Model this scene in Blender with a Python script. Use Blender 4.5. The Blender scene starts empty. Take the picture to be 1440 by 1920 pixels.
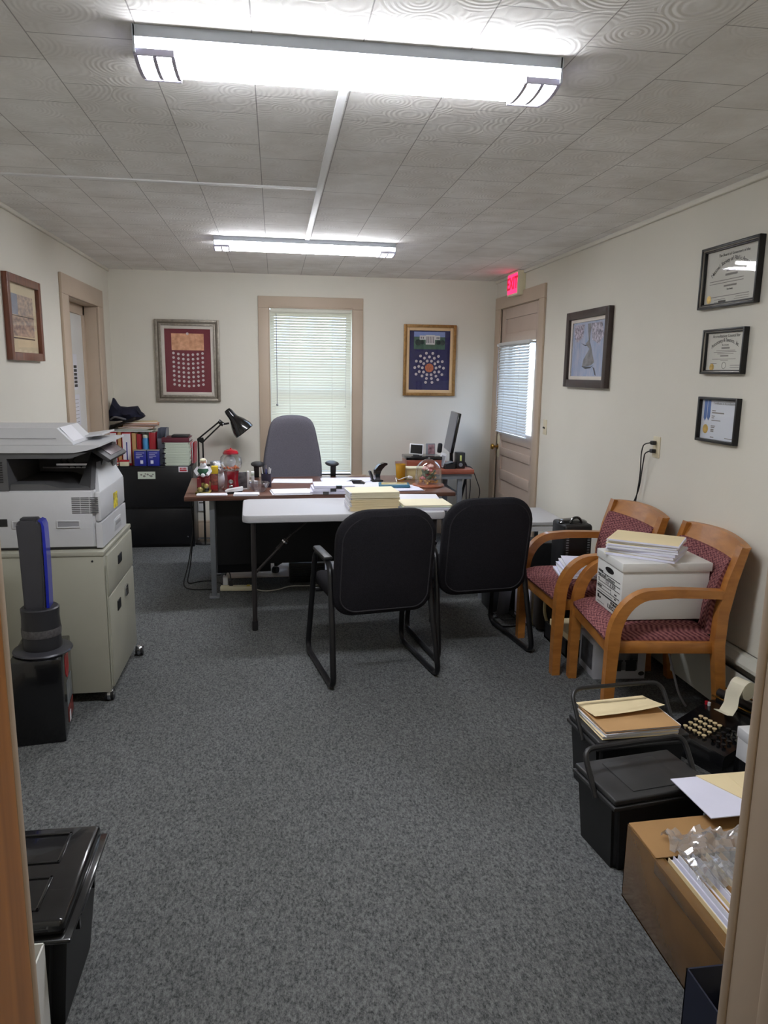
import bpy, bmesh, math, random
from mathutils import Vector, Matrix, Euler
random.seed(7)
PI = math.pi
C = bpy.context.scene.collection
SC = bpy.context.scene

# ---------------------------------------------------------------- camera
cam_data = bpy.data.cameras.new('camera')
cam_data.sensor_fit = 'HORIZONTAL'; cam_data.sensor_width = 36.0; cam_data.lens = 34.66
cam_data.clip_start = 0.02
cam = bpy.data.objects.new('camera', cam_data); C.objects.link(cam)
_R = Vector((0.98953797, -0.14364472, 0.01344637)); _U = Vector((0.01335638, 0.18401085, 0.98283346)); _F = Vector((0.14365312, 0.97237143, -0.1840043))
_m = Matrix.Identity(4)
for i in range(3):
    _m[i][0] = _R[i]; _m[i][1] = _U[i]; _m[i][2] = -_F[i]
_m[2][3] = 1.58
cam.matrix_world = _m
SC.camera = cam
# ---------------------------------------------------------------- light and exposure
SC.view_settings.view_transform = 'Standard'; SC.view_settings.look = 'None'
SC.view_settings.gamma = 1.0; SC.view_settings.use_curve_mapping = False
SC.view_settings.exposure = 0.42
TUBE_STRENGTH = 38.0        # the two fluorescent fixtures
HALL_FILL_STRENGTH = 6.0  # unseen hallway lamp, added as fill for the doorway
world = bpy.data.worlds.new('daylight'); SC.world = world; world.use_nodes = True
wn = world.node_tree.nodes; wl = world.node_tree.links
bg = wn['Background']; bg.inputs[1].default_value = 8.0
_tc = wn.new('ShaderNodeTexCoord'); _sp = wn.new('ShaderNodeSeparateXYZ'); _rp = wn.new('ShaderNodeValToRGB')
wl.new(_tc.outputs['Generated'], _sp.inputs[0]); wl.new(_sp.outputs[2], _rp.inputs[0]); wl.new(_rp.outputs[0], bg.inputs[0])
_rp.color_ramp.elements[0].position = 0.0; _rp.color_ramp.elements[0].color = (0.20, 0.21, 0.19, 1)      # ground
_rp.color_ramp.elements[1].position = 0.03; _rp.color_ramp.elements[1].color = (0.54, 0.68, 1.0, 1)       # sky
try:
    SC.cycles.use_denoising = True
    SC.cycles.max_bounces = 10; SC.cycles.diffuse_bounces = 6; SC.cycles.transparent_max_bounces = 24
    SC.cycles.sample_clamp_indirect = 6.0
    SC.cycles.caustics_reflective = False; SC.cycles.caustics_refractive = False
except Exception: pass

# ---------------------------------------------------------------- materials
def s2l(c):
    return tuple(((v/255.0)/12.92 if v/255.0 <= 0.04045 else (((v/255.0)+0.055)/1.055)**2.4) for v in c)
MATS = {}
def mat(name, rgb, rough=0.6, metal=0.0, noise=None, bump=None, spec=0.5, coat=0.0, emit=0.0, trans=0.0, stretch=None, sheen=0.0):
    """rgb in 0-255 display values; noise=(scale, amount[, second rgb]); bump=(scale, strength)"""
    if name in MATS: return MATS[name]
    m = bpy.data.materials.new(name); m.use_nodes = True
    nt = m.node_tree; n = nt.nodes; l = nt.links; b = n['Principled BSDF']
    col = s2l(rgb)
    b.inputs['Base Color'].default_value = (*col, 1); b.inputs['Roughness'].default_value = rough
    b.inputs['Metallic'].default_value = metal; b.inputs['Specular IOR Level'].default_value = spec
    b.inputs['Coat Weight'].default_value = coat
    b.inputs['Transmission Weight'].default_value = trans
    if sheen: b.inputs['Sheen Weight'].default_value = sheen
    if emit:
        b.inputs['Emission Color'].default_value = (*col, 1); b.inputs['Emission Strength'].default_value = emit
    tc = None
    def coords():
        nonlocal tc
        if tc is None:
            t = n.new('ShaderNodeTexCoord'); mp = n.new('ShaderNodeMapping')
            if stretch: mp.inputs['Scale'].default_value = stretch
            l.new(t.outputs['Object'], mp.inputs[0]); tc = mp.outputs[0]
        return tc
    if noise is None and bump is None: noise = (9.0, 0.05)
    if noise:
        t = n.new('ShaderNodeTexNoise'); t.inputs['Scale'].default_value = noise[0]; t.inputs['Detail'].default_value = 4
        l.new(coords(), t.inputs['Vector'])
        r = n.new('ShaderNodeValToRGB'); a = noise[1]
        c2 = s2l(noise[2]) if len(noise) > 2 else None
        r.color_ramp.elements[0].position = 0.32; r.color_ramp.elements[1].position = 0.68
        r.color_ramp.elements[0].color = (*(c2 if c2 else tuple(v*(1-a) for v in col)), 1)
        r.color_ramp.elements[1].color = (*(tuple(min(1, v*(1+a)) for v in col)), 1)
        l.new(t.outputs['Fac'], r.inputs[0]); l.new(r.outputs[0], b.inputs['Base Color'])
    if bump:
        t = n.new('ShaderNodeTexNoise'); t.inputs['Scale'].default_value = bump[0]; t.inputs['Detail'].default_value = 5
        l.new(coords(), t.inputs['Vector'])
        bn = n.new('ShaderNodeBump'); bn.inputs['Strength'].default_value = bump[1]; bn.inputs['Distance'].default_value = 0.01
        l.new(t.outputs['Fac'], bn.inputs['Height']); l.new(bn.outputs[0], b.inputs['Normal'])
    MATS[name] = m
    return m

def clear_mat(name, tint, fac, rough=0.02, edge=0.5, power=5.0, milk=0.0):
    m = bpy.data.materials.new(name); m.use_nodes = True
    n = m.node_tree.nodes; l = m.node_tree.links; n.remove(n['Principled BSDF'])
    t = n.new('ShaderNodeBsdfTransparent'); t.inputs[0].default_value = (*tint, 1)
    g = n.new('ShaderNodeBsdfGlossy'); g.inputs['Roughness'].default_value = rough
    fr = n.new('ShaderNodeLayerWeight'); fr.inputs[0].default_value = 0.5
    pw = n.new('ShaderNodeMath'); pw.operation = 'POWER'; pw.inputs[1].default_value = power; l.new(fr.outputs['Facing'], pw.inputs[0])
    ad = n.new('ShaderNodeMath'); ad.operation = 'MULTIPLY_ADD'; ad.inputs[1].default_value = edge; ad.inputs[2].default_value = fac+0.02; ad.use_clamp = True
    mx = n.new('ShaderNodeMixShader'); l.new(pw.outputs[0], ad.inputs[0]); l.new(ad.outputs[0], mx.inputs[0])
    l.new(t.outputs[0], mx.inputs[1]); l.new(g.outputs[0], mx.inputs[2]); l.new(mx.outputs[0], n['Material Output'].inputs[0])
    MATS[name] = m; return m

def carpet_mat():
    m = bpy.data.materials.new('grey_carpet'); m.use_nodes = True
    n = m.node_tree.nodes; l = m.node_tree.links; b = n['Principled BSDF']; b.inputs['Roughness'].default_value = 0.95
    b.inputs['Specular IOR Level'].default_value = 0.1
    t = n.new('ShaderNodeTexCoord'); mp = n.new('ShaderNodeMapping'); mp.inputs['Scale'].default_value = (1.5, 0.8, 1)
    l.new(t.outputs['Object'], mp.inputs[0])
    a = n.new('ShaderNodeTexNoise'); a.inputs['Scale'].default_value = 95; a.inputs['Detail'].default_value = 3; a.inputs['Roughness'].default_value = 0.8
    c = n.new('ShaderNodeTexNoise'); c.inputs['Scale'].default_value = 1.3; c.inputs['Detail'].default_value = 3
    l.new(mp.outputs[0], a.inputs['Vector']); l.new(t.outputs['Object'], c.inputs['Vector'])
    r = n.new('ShaderNodeValToRGB'); e = r.color_ramp.elements
    e[0].position = 0.33; e[0].color = (0.040, 0.044, 0.045, 1); e[1].position = 0.68; e[1].color = (0.212, 0.218, 0.222, 1)
    l.new(a.outputs['Fac'], r.inputs[0])
    r2 = n.new('ShaderNodeValToRGB'); r2.color_ramp.elements[0].position = 0.3; r2.color_ramp.elements[1].position = 0.7
    r2.color_ramp.elements[0].color = (0.82, 0.82, 0.80, 1); r2.color_ramp.elements[1].color = (1, 1, 1, 1)
    l.new(c.outputs['Fac'], r2.inputs[0])
    mx = n.new('ShaderNodeMix'); mx.data_type = 'RGBA'; mx.blend_type = 'MULTIPLY'; mx.inputs[0].default_value = 1
    l.new(r.outputs[0], mx.inputs[6]); l.new(r2.outputs[0], mx.inputs[7]); l.new(mx.outputs[2], b.inputs['Base Color'])
    bn = n.new('ShaderNodeBump'); bn.inputs['Strength'].default_value = 0.5; bn.inputs['Distance'].default_value = 0.004
    l.new(a.outputs['Fac'], bn.inputs['Height']); l.new(bn.outputs[0], b.inputs['Normal'])
    return m

def ceiling_mat():
    m = bpy.data.materials.new('ceiling_tile'); m.use_nodes = True
    n = m.node_tree.nodes; l = m.node_tree.links; b = n['Principled BSDF']; b.inputs['Roughness'].default_value = 0.85
    t = n.new('ShaderNodeTexCoord'); sp = n.new('ShaderNodeSeparateXYZ'); cb = n.new('ShaderNodeCombineXYZ')
    l.new(t.outputs['Object'], sp.inputs[0])
    ay = n.new('ShaderNodeMath'); ay.inputs[1].default_value = 9.0 - 2.62; ax = n.new('ShaderNodeMath'); ax.inputs[1].default_value = 9.08
    l.new(sp.outputs[1], ay.inputs[0]); l.new(sp.outputs[0], ax.inputs[0])
    l.new(ay.outputs[0], cb.inputs[0]); l.new(ax.outputs[0], cb.inputs[1])
    br = n.new('ShaderNodeTexBrick'); br.offset = 0.5; br.inputs['Scale'].default_value = 1.0
    br.inputs['Brick Width'].default_value = 0.36; br.inputs['Row Height'].default_value = 0.3
    br.inputs['Mortar Size'].default_value = 0.0022; br.inputs['Mortar Smooth'].default_value = 0.3; br.inputs['Bias'].default_value = 0
    br.inputs['Color1'].default_value = (0.90, 0.89, 0.87, 1); br.inputs['Color2'].default_value = (0.85, 0.84, 0.82, 1); br.inputs['Mortar'].default_value = (0.42, 0.41, 0.40, 1)
    l.new(cb.outputs[0], br.inputs['Vector'])
    st = n.new('ShaderNodeTexNoise'); st.inputs['Scale'].default_value = 2.3; st.inputs['Detail'].default_value = 6; st.inputs['Roughness'].default_value = 0.65
    l.new(t.outputs['Object'], st.inputs['Vector'])
    r = n.new('ShaderNodeValToRGB'); r.color_ramp.elements[0].position = 0.3; r.color_ramp.elements[0].color = (0.78, 0.76, 0.73, 1)
    r.color_ramp.elements[1].position = 0.65; r.color_ramp.elements[1].color = (1, 1, 1, 1); l.new(st.outputs['Fac'], r.inputs[0])
    mx = n.new('ShaderNodeMix'); mx.data_type = 'RGBA'; mx.blend_type = 'MULTIPLY'; mx.inputs[0].default_value = 1
    l.new(br.outputs['Color'], mx.inputs[6]); l.new(r.outputs[0], mx.inputs[7]); l.new(mx.outputs[2], b.inputs['Base Color'])
    # swirled emboss of the tiles
    vo = n.new('ShaderNodeTexVoronoi'); vo.inputs['Scale'].default_value = 7.0; l.new(t.outputs['Object'], vo.inputs['Vector'])
    mu = n.new('ShaderNodeMath'); mu.operation = 'MULTIPLY'; mu.inputs[1].default_value = 60; l.new(vo.outputs['Distance'], mu.inputs[0])
    si = n.new('ShaderNodeMath'); si.operation = 'SINE'; l.new(mu.outputs[0], si.inputs[0])
    inv = n.new('ShaderNodeMath'); inv.operation = 'MULTIPLY'; inv.inputs[1].default_value = -4.0; l.new(br.outputs['Fac'], inv.inputs[0])
    ad = n.new('ShaderNodeMath'); l.new(si.outputs[0], ad.inputs[0]); l.new(inv.outputs[0], ad.inputs[1])
    bn = n.new('ShaderNodeBump'); bn.inputs['Strength'].default_value = 0.2; bn.inputs['Distance'].default_value = 0.002
    l.new(ad.outputs[0], bn.inputs['Height']); l.new(bn.outputs[0], b.inputs['Normal'])
    return m

def weave_mat():
    m = bpy.data.materials.new('maroon_chevron_fabric'); m.use_nodes = True
    n = m.node_tree.nodes; l = m.node_tree.links; b = n['Principled BSDF']; b.inputs['Roughness'].default_value = 0.9
    b.inputs['Specular IOR Level'].default_value = 0.2
    t = n.new('ShaderNodeTexCoord'); sp = n.new('ShaderNodeSeparateXYZ'); l.new(t.outputs['Object'], sp.inputs[0])
    s = n.new('ShaderNodeMath'); l.new(sp.outputs[1], s.inputs[0]); l.new(sp.outputs[2], s.inputs[1])
    tri = n.new('ShaderNodeMath'); tri.operation = 'PINGPONG'; tri.inputs[1].default_value = 0.022; l.new(sp.outputs[0], tri.inputs[0])
    a = n.new('ShaderNodeMath'); l.new(s.outputs[0], a.inputs[0]); l.new(tri.outputs[0], a.inputs[1])
    mu = n.new('ShaderNodeMath'); mu.operation = 'MULTIPLY'; mu.inputs[1].default_value = 260; l.new(a.outputs[0], mu.inputs[0])
    si = n.new('ShaderNodeMath'); si.operation = 'SINE'; l.new(mu.outputs[0], si.inputs[0])
    no = n.new('ShaderNodeTexNoise'); no.inputs['Scale'].default_value = 70; l.new(t.outputs['Object'], no.inputs['Vector'])
    no2 = n.new('ShaderNodeMath'); no2.operation = 'MULTIPLY_ADD'; no2.inputs[1].default_value = 3.4; no2.inputs[2].default_value = -1.7; l.new(no.outputs['Fac'], no2.inputs[0])
    ad = n.new('ShaderNodeMath'); l.new(si.outputs[0], ad.inputs[0]); l.new(no2.outputs[0], ad.inputs[1])
    r = n.new('ShaderNodeValToRGB'); r.color_ramp.elements[0].position = 0.0; r.color_ramp.elements[0].color = (*s2l((80, 38, 48)), 1)
    r.color_ramp.elements[1].position = 1.0; r.color_ramp.elements[1].color = (*s2l((162, 108, 106)), 1)
    mr = n.new('ShaderNodeMapRange'); mr.inputs[1].default_value = -1.4; mr.inputs[2].default_value = 1.6; l.new(ad.outputs[0], mr.inputs[0])
    l.new(mr.outputs[0], r.inputs[0]); l.new(r.outputs[0], b.inputs['Base Color'])
    bn = n.new('ShaderNodeBump'); bn.inputs['Strength'].default_value = 0.4; bn.inputs['Distance'].default_value = 0.002
    l.new(ad.outputs[0], bn.inputs['Height']); l.new(bn.outputs[0], b.inputs['Normal'])
    return m

def wood_mat(name, c1, c2, scale=(3, 3, 30), rough=0.35, coat=0.2):
    m = bpy.data.materials.new(name); m.use_nodes = True
    n = m.node_tree.nodes; l = m.node_tree.links; b = n['Principled BSDF']; b.inputs['Roughness'].default_value = rough; b.inputs['Coat Weight'].default_value = coat
    t = n.new('ShaderNodeTexCoord'); mp = n.new('ShaderNodeMapping'); mp.inputs['Scale'].default_value = scale; l.new(t.outputs['Object'], mp.inputs[0])
    a = n.new('ShaderNodeTexNoise'); a.inputs['Scale'].default_value = 1.6; a.inputs['Detail'].default_value = 6; a.inputs['Distortion'].default_value = 0.6; l.new(mp.outputs[0], a.inputs['Vector'])
    r = n.new('ShaderNodeValToRGB'); r.color_ramp.elements[0].position = 0.3; r.color_ramp.elements[1].position = 0.7
    r.color_ramp.elements[0].color = (*s2l(c1), 1); r.color_ramp.elements[1].color = (*s2l(c2), 1)
    l.new(a.outputs['Fac'], r.inputs[0]); l.new(r.outputs[0], b.inputs['Base Color'])
    MATS[name] = m; return m

M_CARPET = carpet_mat(); M_CEIL = ceiling_mat(); M_WEAVE = weave_mat()
M_WALL = mat('wall_paint', (218, 214, 202), 0.75, noise=(1.1, 0.035), bump=(35, 0.06))
M_TRIM = mat('tan_trim_paint', (186, 168, 148), 0.5, noise=(2.2, 0.05), bump=(20, 0.05))
M_DOORTAN = mat('door_paint', (190, 172, 158), 0.45, noise=(3, 0.04))
M_WHITE = mat('white_paint', (218, 218, 215), 0.5, noise=(3, 0.03))
M_STRIP = mat('ceiling_strip_paint', (225, 225, 225), 0.5, noise=(3, 0.03))
M_DARKSEAM = mat('dark_seam', (60, 56, 52), 0.8)
M_OAK = wood_mat('honey_oak', (150, 94, 40), (180, 120, 56), (5, 5, 16))
M_JAMBWOOD = wood_mat('varnished_pine', (150, 96, 44), (192, 130, 68), (14, 14, 1.2), 0.4)
M_WALNUT = wood_mat('walnut_laminate', (84, 54, 44), (118, 82, 68), (2, 22, 22), 0.3, 0.1)
M_REDWOOD = wood_mat('cherry_laminate', (128, 64, 48), (160, 92, 72), (3, 22, 22), 0.3, 0.1)
M_FRAMEWOOD = wood_mat('red_brown_frame_wood', (92, 52, 36), (128, 76, 56), (20, 20, 3), 0.35)
M_BLACK = mat('black_plastic', (24, 24, 26), 0.45, noise=(20, 0.1))
M_BLACKG = mat('black_gloss', (16, 16, 18), 0.18, noise=(20, 0.1), coat=0.4)
M_BLACKMET = mat('black_metal', (20, 20, 23), 0.35, metal=0.2, noise=(15, 0.1))
M_BLACKFAB = mat('black_fabric', (31, 30, 34), 0.95, noise=(180, 0.25), bump=(300, 0.25), spec=0.15)
M_GREYFAB = mat('grey_fabric', (92, 90, 98), 0.95, noise=(180, 0.12), bump=(300, 0.25), spec=0.15)
M_GREYMET = mat('grey_metal', (128, 132, 138), 0.4, metal=0.3, noise=(15, 0.06))
M_DARKMET = mat('dark_bronze_metal', (66, 62, 62), 0.35, metal=0.6, noise=(12, 0.08))
M_CHROME = mat('chrome', (200, 200, 205), 0.15, metal=1.0, noise=(12, 0.04))
M_BRASS = mat('brass', (180, 138, 70), 0.22, metal=1.0, noise=(12, 0.06))
M_PLASTICW = mat('white_plastic', (226, 226, 228), 0.35, noise=(12, 0.02))
M_TABLEW = mat('speckled_white_plastic', (194, 194, 198), 0.45, noise=(260, 0.04), bump=(220, 0.08))
M_PRN = mat('light_grey_plastic', (198, 199, 202), 0.42, noise=(12, 0.02))
M_PRND = mat('dark_grey_plastic', (84, 84, 86), 0.5, noise=(12, 0.05))
M_PRNI = mat('charcoal_plastic', (44, 44, 46), 0.55, noise=(12, 0.05))
M_PUTTY = mat('putty_steel', (160, 159, 145), 0.45, noise=(3, 0.03))
M_PAPER = mat('white_paper', (224, 224, 230), 0.8, noise=(6, 0.02))
M_PAPERB = mat('lavender_white_paper', (222, 222, 240), 0.8, noise=(6, 0.03))
M_PAPERG = mat('pale_green_paper', (205, 214, 198), 0.85, noise=(6, 0.04))
M_PAGES = mat('paper_edges', (222, 218, 214), 0.85, noise=(4, 0.14), bump=(60, 0.2), stretch=(1, 1, 90))
M_MANILA = mat('manila', (232, 214, 172), 0.8, noise=(5, 0.03))
M_MANILA2 = mat('pale_manila', (238, 230, 200), 0.8, noise=(5, 0.03))
M_BROWNFOLD = mat('kraft_paper', (186, 146, 98), 0.8, noise=(5, 0.05))
M_KRAFT = mat('cardboard', (158, 120, 74), 0.7, noise=(4, 0.12), bump=(14, 0.15), stretch=(1, 1, 3))
M_TAPE = mat('brown_packing_tape', (112, 82, 46), 0.22, noise=(7, 0.14), bump=(9, 0.3), coat=0.5)
M_CREAM = mat('cream_plastic', (222, 216, 186), 0.5)
M_OUTLET = mat('ivory_plastic', (216, 206, 178), 0.45)
M_MAROON = mat('maroon_board', (112, 30, 46), 0.7)
M_NAVY = mat('navy_board', (36, 34, 82), 0.7, noise=(30, 0.15))
M_RED = mat('red_plastic', (176, 24, 38), 0.35)
M_REDG = mat('red_enamel', (150, 12, 32), 0.15, coat=0.6)
M_BLUE = mat('blue_print', (34, 42, 138), 0.4)
M_SKYBLUE = mat('light_blue_can', (66, 142, 196), 0.3)
M_DEEPNAVY = mat('navy_cloth', (18, 20, 40), 0.9, noise=(12, 0.3), bump=(40, 0.4))
M_NAVYBOX = mat('navy_cardboard', (18, 24, 48), 0.5)
M_SILVERFR = mat('antique_silver_frame', (146, 138, 126), 0.4, metal=0.35, noise=(40, 0.2), bump=(60, 0.3))
M_LINER = mat('cream_frame_liner', (214, 206, 196), 0.6)
M_GOLDFR = mat('antique_gold_frame', (150, 112, 62), 0.4, metal=0.35, noise=(40, 0.25), bump=(60, 0.3))
M_GOLDLIN = mat('pale_gold_liner', (212, 180, 136), 0.5)
M_BLKFR = mat('black_lacquer_frame', (14, 11, 11), 0.4, noise=(20, 0.1))
M_SILVERLINE = mat('silver_fillet', (176, 170, 160), 0.3, metal=0.6)
M_CERT = mat('certificate_paper', (206, 204, 194), 0.6, noise=(3, 0.04))
M_CERTB = mat('blue_white_certificate_paper', (214, 218, 226), 0.6, noise=(3, 0.03))
M_INK = mat('dark_ink', (58, 56, 54), 0.8)
M_INKF = mat('faint_ink', (132, 128, 122), 0.8)
M_INKB = mat('black_ink', (22, 22, 24), 0.8)
M_GOLDSEAL = mat('gold_foil', (206, 170, 84), 0.4, metal=0.3, noise=(60, 0.2))
M_RIBBON = mat('blue_ribbon_print', (72, 106, 168), 0.5, noise=(6, 0.2))
M_COIN = mat('silver_coin', (206, 196, 194), 0.45, metal=0.2, noise=(180, 0.25))
M_COPPER = mat('copper_medal', (184, 104, 70), 0.4, metal=0.3, noise=(90, 0.35))
M_GLASS = clear_mat('clear_glass', (0.95, 0.96, 0.96), 0.06, 0.04, 0.9, 2.6)
M_PANE = clear_mat('window_glass', (0.96, 0.99, 0.98), 0.02)
M_PICGLASS = clear_mat('picture_glass', (1, 1, 1), 0.0, 0.03)
M_FILM = clear_mat('clear_plastic_film', (0.93, 0.93, 0.95), 0.30, 0.13)
_n = M_FILM.node_tree.nodes; _l = M_FILM.node_tree.links      # the crumpled film is slightly milky
_df = _n.new('ShaderNodeBsdfDiffuse'); _df.inputs[0].default_value = (0.85, 0.85, 0.88, 1)
_mx = _n.new('ShaderNodeMixShader'); _mx.inputs[0].default_value = 0.16
_l.new(_n['Material Output'].inputs[0].links[0].from_socket, _mx.inputs[1]); _l.new(_df.outputs[0], _mx.inputs[2]); _l.new(_mx.outputs[0], _n['Material Output'].inputs[0])
M_SCREEN = mat('grey_screen', (96, 98, 112), 0.25, noise=(3, 0.1))
M_SLAT = mat('blind_slat', (226, 226, 212), 0.45, noise=(4, 0.02))
M_SLATW = mat('white_blind_slat', (206, 208, 208), 0.4, noise=(4, 0.02))
M_CORD = mat('black_cord', (14, 14, 16), 0.5)
M_WHCORD = mat('white_cord', (214, 214, 208), 0.5)
M_HEATER = mat('heater_enamel', (196, 196, 186), 0.4, noise=(3, 0.05))
M_BLUELED = mat('blue_metallic_loop', (28, 44, 190), 0.3, metal=0.5, noise=(10, 0.05), coat=0.5)
M_GUN = mat('gunmetal_plastic', (70, 70, 76), 0.32, metal=0.4, noise=(10, 0.04))
M_GUN2 = mat('dark_gunmetal_plastic', (46, 46, 50), 0.4, metal=0.2, noise=(10, 0.04))
M_FROST = mat('grey_translucent_plastic', (150, 150, 154), 0.4)
# slats let a little daylight through
for _mm, _tf in ((M_SLAT, 0.09), (M_SLATW, 0.04)):
    nt = _mm.node_tree; b = nt.nodes['Principled BSDF']; o = nt.nodes['Material Output']
    tr = nt.nodes.new('ShaderNodeBsdfTranslucent'); tr.inputs[0].default_value = (0.86, 0.88, 0.82, 1)
    mx = nt.nodes.new('ShaderNodeMixShader'); mx.inputs[0].default_value = _tf
    nt.links.new(b.outputs[0], mx.inputs[1]); nt.links.new(tr.outputs[0], mx.inputs[2]); nt.links.new(mx.outputs[0], o.inputs[0])

# ---------------------------------------------------------------- mesh helpers
def fillet(pts, r, n=5, closed=False):
    P = [Vector(p) for p in pts]; out = []; N = len(P)
    for i, p in enumerate(P):
        if not closed and (i == 0 or i == N-1): out.append(p); continue
        a, b = P[(i-1) % N], P[(i+1) % N]
        rr = r[i] if isinstance(r, (list, tuple)) else r
        da, db = (a-p), (b-p); k = min(rr, da.length*0.48, db.length*0.48)
        if k < 1e-5: out.append(p); continue
        s = p+da.normalized()*k; e = p+db.normalized()*k
        for j in range(n+1):
            t = j/n; out.append(s*(1-t)**2+p*2*t*(1-t)+e*t*t)
    return out

class MB:
    def __init__(s): s.bm = bmesh.new()
    def _xf(s, vs, M):
        if M is not None: bmesh.ops.transform(s.bm, matrix=M, verts=vs)
    def box(s, x0, x1, y0, y1, z0, z1, bev=0.0, M=None, seg=2):
        g = bmesh.ops.create_cube(s.bm, size=1.0); vs = g['verts']
        for v in vs:
            v.co = Vector(((x0+x1)/2+v.co.x*(x1-x0), (y0+y1)/2+v.co.y*(y1-y0), (z0+z1)/2+v.co.z*(z1-z0)))
        if bev > 0:
            es = list({e for v in vs for e in v.link_edges})
            r = bmesh.ops.bevel(s.bm, geom=es, offset=min(bev, 0.49*min(abs(x1-x0), abs(y1-y0), abs(z1-z0))), segments=seg, profile=0.5, affect='EDGES')
            vs = list({v for f in r['faces'] for v in f.verts} | {v for v in vs if v.is_valid})
        s._xf(vs, M); return s
    def rbox(s, c, size, rot=(0, 0, 0), bev=0.0):
        M = Matrix.Translation(Vector(c)) @ Euler(rot).to_matrix().to_4x4()
        a, b, d = size[0]/2, size[1]/2, size[2]/2
        return s.box(-a, a, -b, b, -d, d, bev, M)
    def cyl(s, p0, p1, r0, r1=None, n=16):
        p0, p1 = Vector(p0), Vector(p1); r1 = r0 if r1 is None else r1; d = p1-p0
        q = d.to_track_quat('Z', 'Y').to_matrix().to_4x4()
        g = bmesh.ops.create_cone(s.bm, cap_ends=True, segments=n, radius1=max(r0, 1e-4), radius2=max(r1, 1e-4), depth=d.length)
        s._xf(g['verts'], Matrix.Translation((p0+p1)/2) @ q); return s
    def sphere(s, c, r, sc=(1, 1, 1), n=16, rot=(0, 0, 0)):
        g = bmesh.ops.create_uvsphere(s.bm, u_segments=n, v_segments=max(6, n*2//3), radius=r)
        s._xf(g['verts'], Matrix.Translation(Vector(c)) @ Euler(rot).to_matrix().to_4x4() @ Matrix.Diagonal((*sc, 1))); return s
    def sweep(s, path, prof, closed=False, up=None):
        P = [Vector(p) for p in path]; N = len(P); rings = []; prev = None
        for i in range(N):
            if closed: t = (P[(i+1) % N]-P[(i-1) % N])
            else: t = P[min(i+1, N-1)]-P[max(i-1, 0)]
            t.normalize()
            if up is not None:
                u = Vector(up); x = u.cross(t)
                if x.length < 1e-4: x = prev or Vector((1, 0, 0))
                x.normalize(); y = t.cross(x)
            else:
                if prev is None:
                    a = Vector((0, 0, 1)) if abs(t.z) < 0.9 else Vector((1, 0, 0)); x = a.cross(t).normalized()
                else:
                    x = (prev-t*prev.dot(t)).normalized()
                y = t.cross(x)
            prev = x
            pr = prof(i/(N-1) if N > 1 else 0) if callable(prof) else prof
            rings.append([s.bm.verts.new(P[i]+x*a+y*b) for a, b in pr])
        m = len(rings[0])
        for i in range(N if closed else N-1):
            A, B = rings[i], rings[(i+1) % N]
            for j in range(m):
                s.bm.faces.new((A[j], A[(j+1) % m], B[(j+1) % m], B[j]))
        if not closed:
            s.bm.faces.new(list(reversed(rings[0]))); s.bm.faces.new(rings[-1])
        return s
    def tube(s, path, r, n=8, closed=False, fil=0.0):
        if fil: path = fillet(path, fil, closed=closed)
        return s.sweep(path, [(r*math.cos(2*PI*k/n), r*math.sin(2*PI*k/n)) for k in range(n)], closed)
    def lathe(s, prof, c=(0, 0, 0), n=24, M=None):
        c = Vector(c); rings = []; vs = []
        for r, z in prof:
            if r < 1e-5: v = s.bm.verts.new(c+Vector((0, 0, z))); rings.append([v]); vs.append(v)
            else:
                k = [s.bm.verts.new(c+Vector((r*math.cos(2*PI*j/n), r*math.sin(2*PI*j/n), z))) for j in range(n)]; rings.append(k); vs += k
        for A, B in zip(rings, rings[1:]):
            if len(A) == 1 and len(B) == 1: continue
            for j in range(n):
                if len(A) == 1: s.bm.faces.new((A[0], B[(j+1) % n], B[j]))
                elif len(B) == 1: s.bm.faces.new((A[j], A[(j+1) % n], B[0]))
                else: s.bm.faces.new((A[j], A[(j+1) % n], B[(j+1) % n], B[j]))
        s._xf(vs, M); return s
    def prism(s, pts, a, b, ax='y', M=None):
        """outline pts in the two other axes (in order x,y,z without ax), extruded from a to b along ax"""
        def mk(p, d):
            return {'x': (d, p[0], p[1]), 'y': (p[0], d, p[1]), 'z': (p[0], p[1], d)}[ax]
        A = [s.bm.verts.new(mk(p, a)) for p in pts]; B = [s.bm.verts.new(mk(p, b)) for p in pts]; n = len(pts)
        s.bm.faces.new(list(reversed(A))); s.bm.faces.new(B)
        for j in range(n): s.bm.faces.new((A[j], A[(j+1) % n], B[(j+1) % n], B[j]))
        s._xf(A+B, M); return s
    def strip(s, cl, a, b, ax='x'):
        """planar bent piece: cl = [(u,v,thickness)], extruded a..b along ax"""
        L, Rr = [], []
        n = len(cl)
        for i in range(n):
            p, q = cl[max(i-1, 0)], cl[min(i+1, n-1)]
            d = Vector((q[0]-p[0], q[1]-p[1])).normalized(); nn = Vector((-d.y, d.x)); t = cl[i][2]/2
            L.append((cl[i][0]+nn.x*t, cl[i][1]+nn.y*t)); Rr.append((cl[i][0]-nn.x*t, cl[i][1]-nn.y*t))
        # quads instead of one ngon
        def mk(p, d): return {'x': (d, p[0], p[1]), 'y': (p[0], d, p[1]), 'z': (p[0], p[1], d)}[ax]
        V = [[s.bm.verts.new(mk(p, d)) for p in pts] for pts in (L, Rr) for d in (a, b)]
        La, Lb, Ra, Rb = V
        for i in range(n-1):
            for X, Y in ((La, Lb), (Lb, Rb), (Rb, Ra), (Ra, La)):
                s.bm.faces.new((X[i], X[i+1], Y[i+1], Y[i]))
        for i in (0, n-1): s.bm.faces.new((La[i], Lb[i], Rb[i], Ra[i]))
        return s
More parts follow.
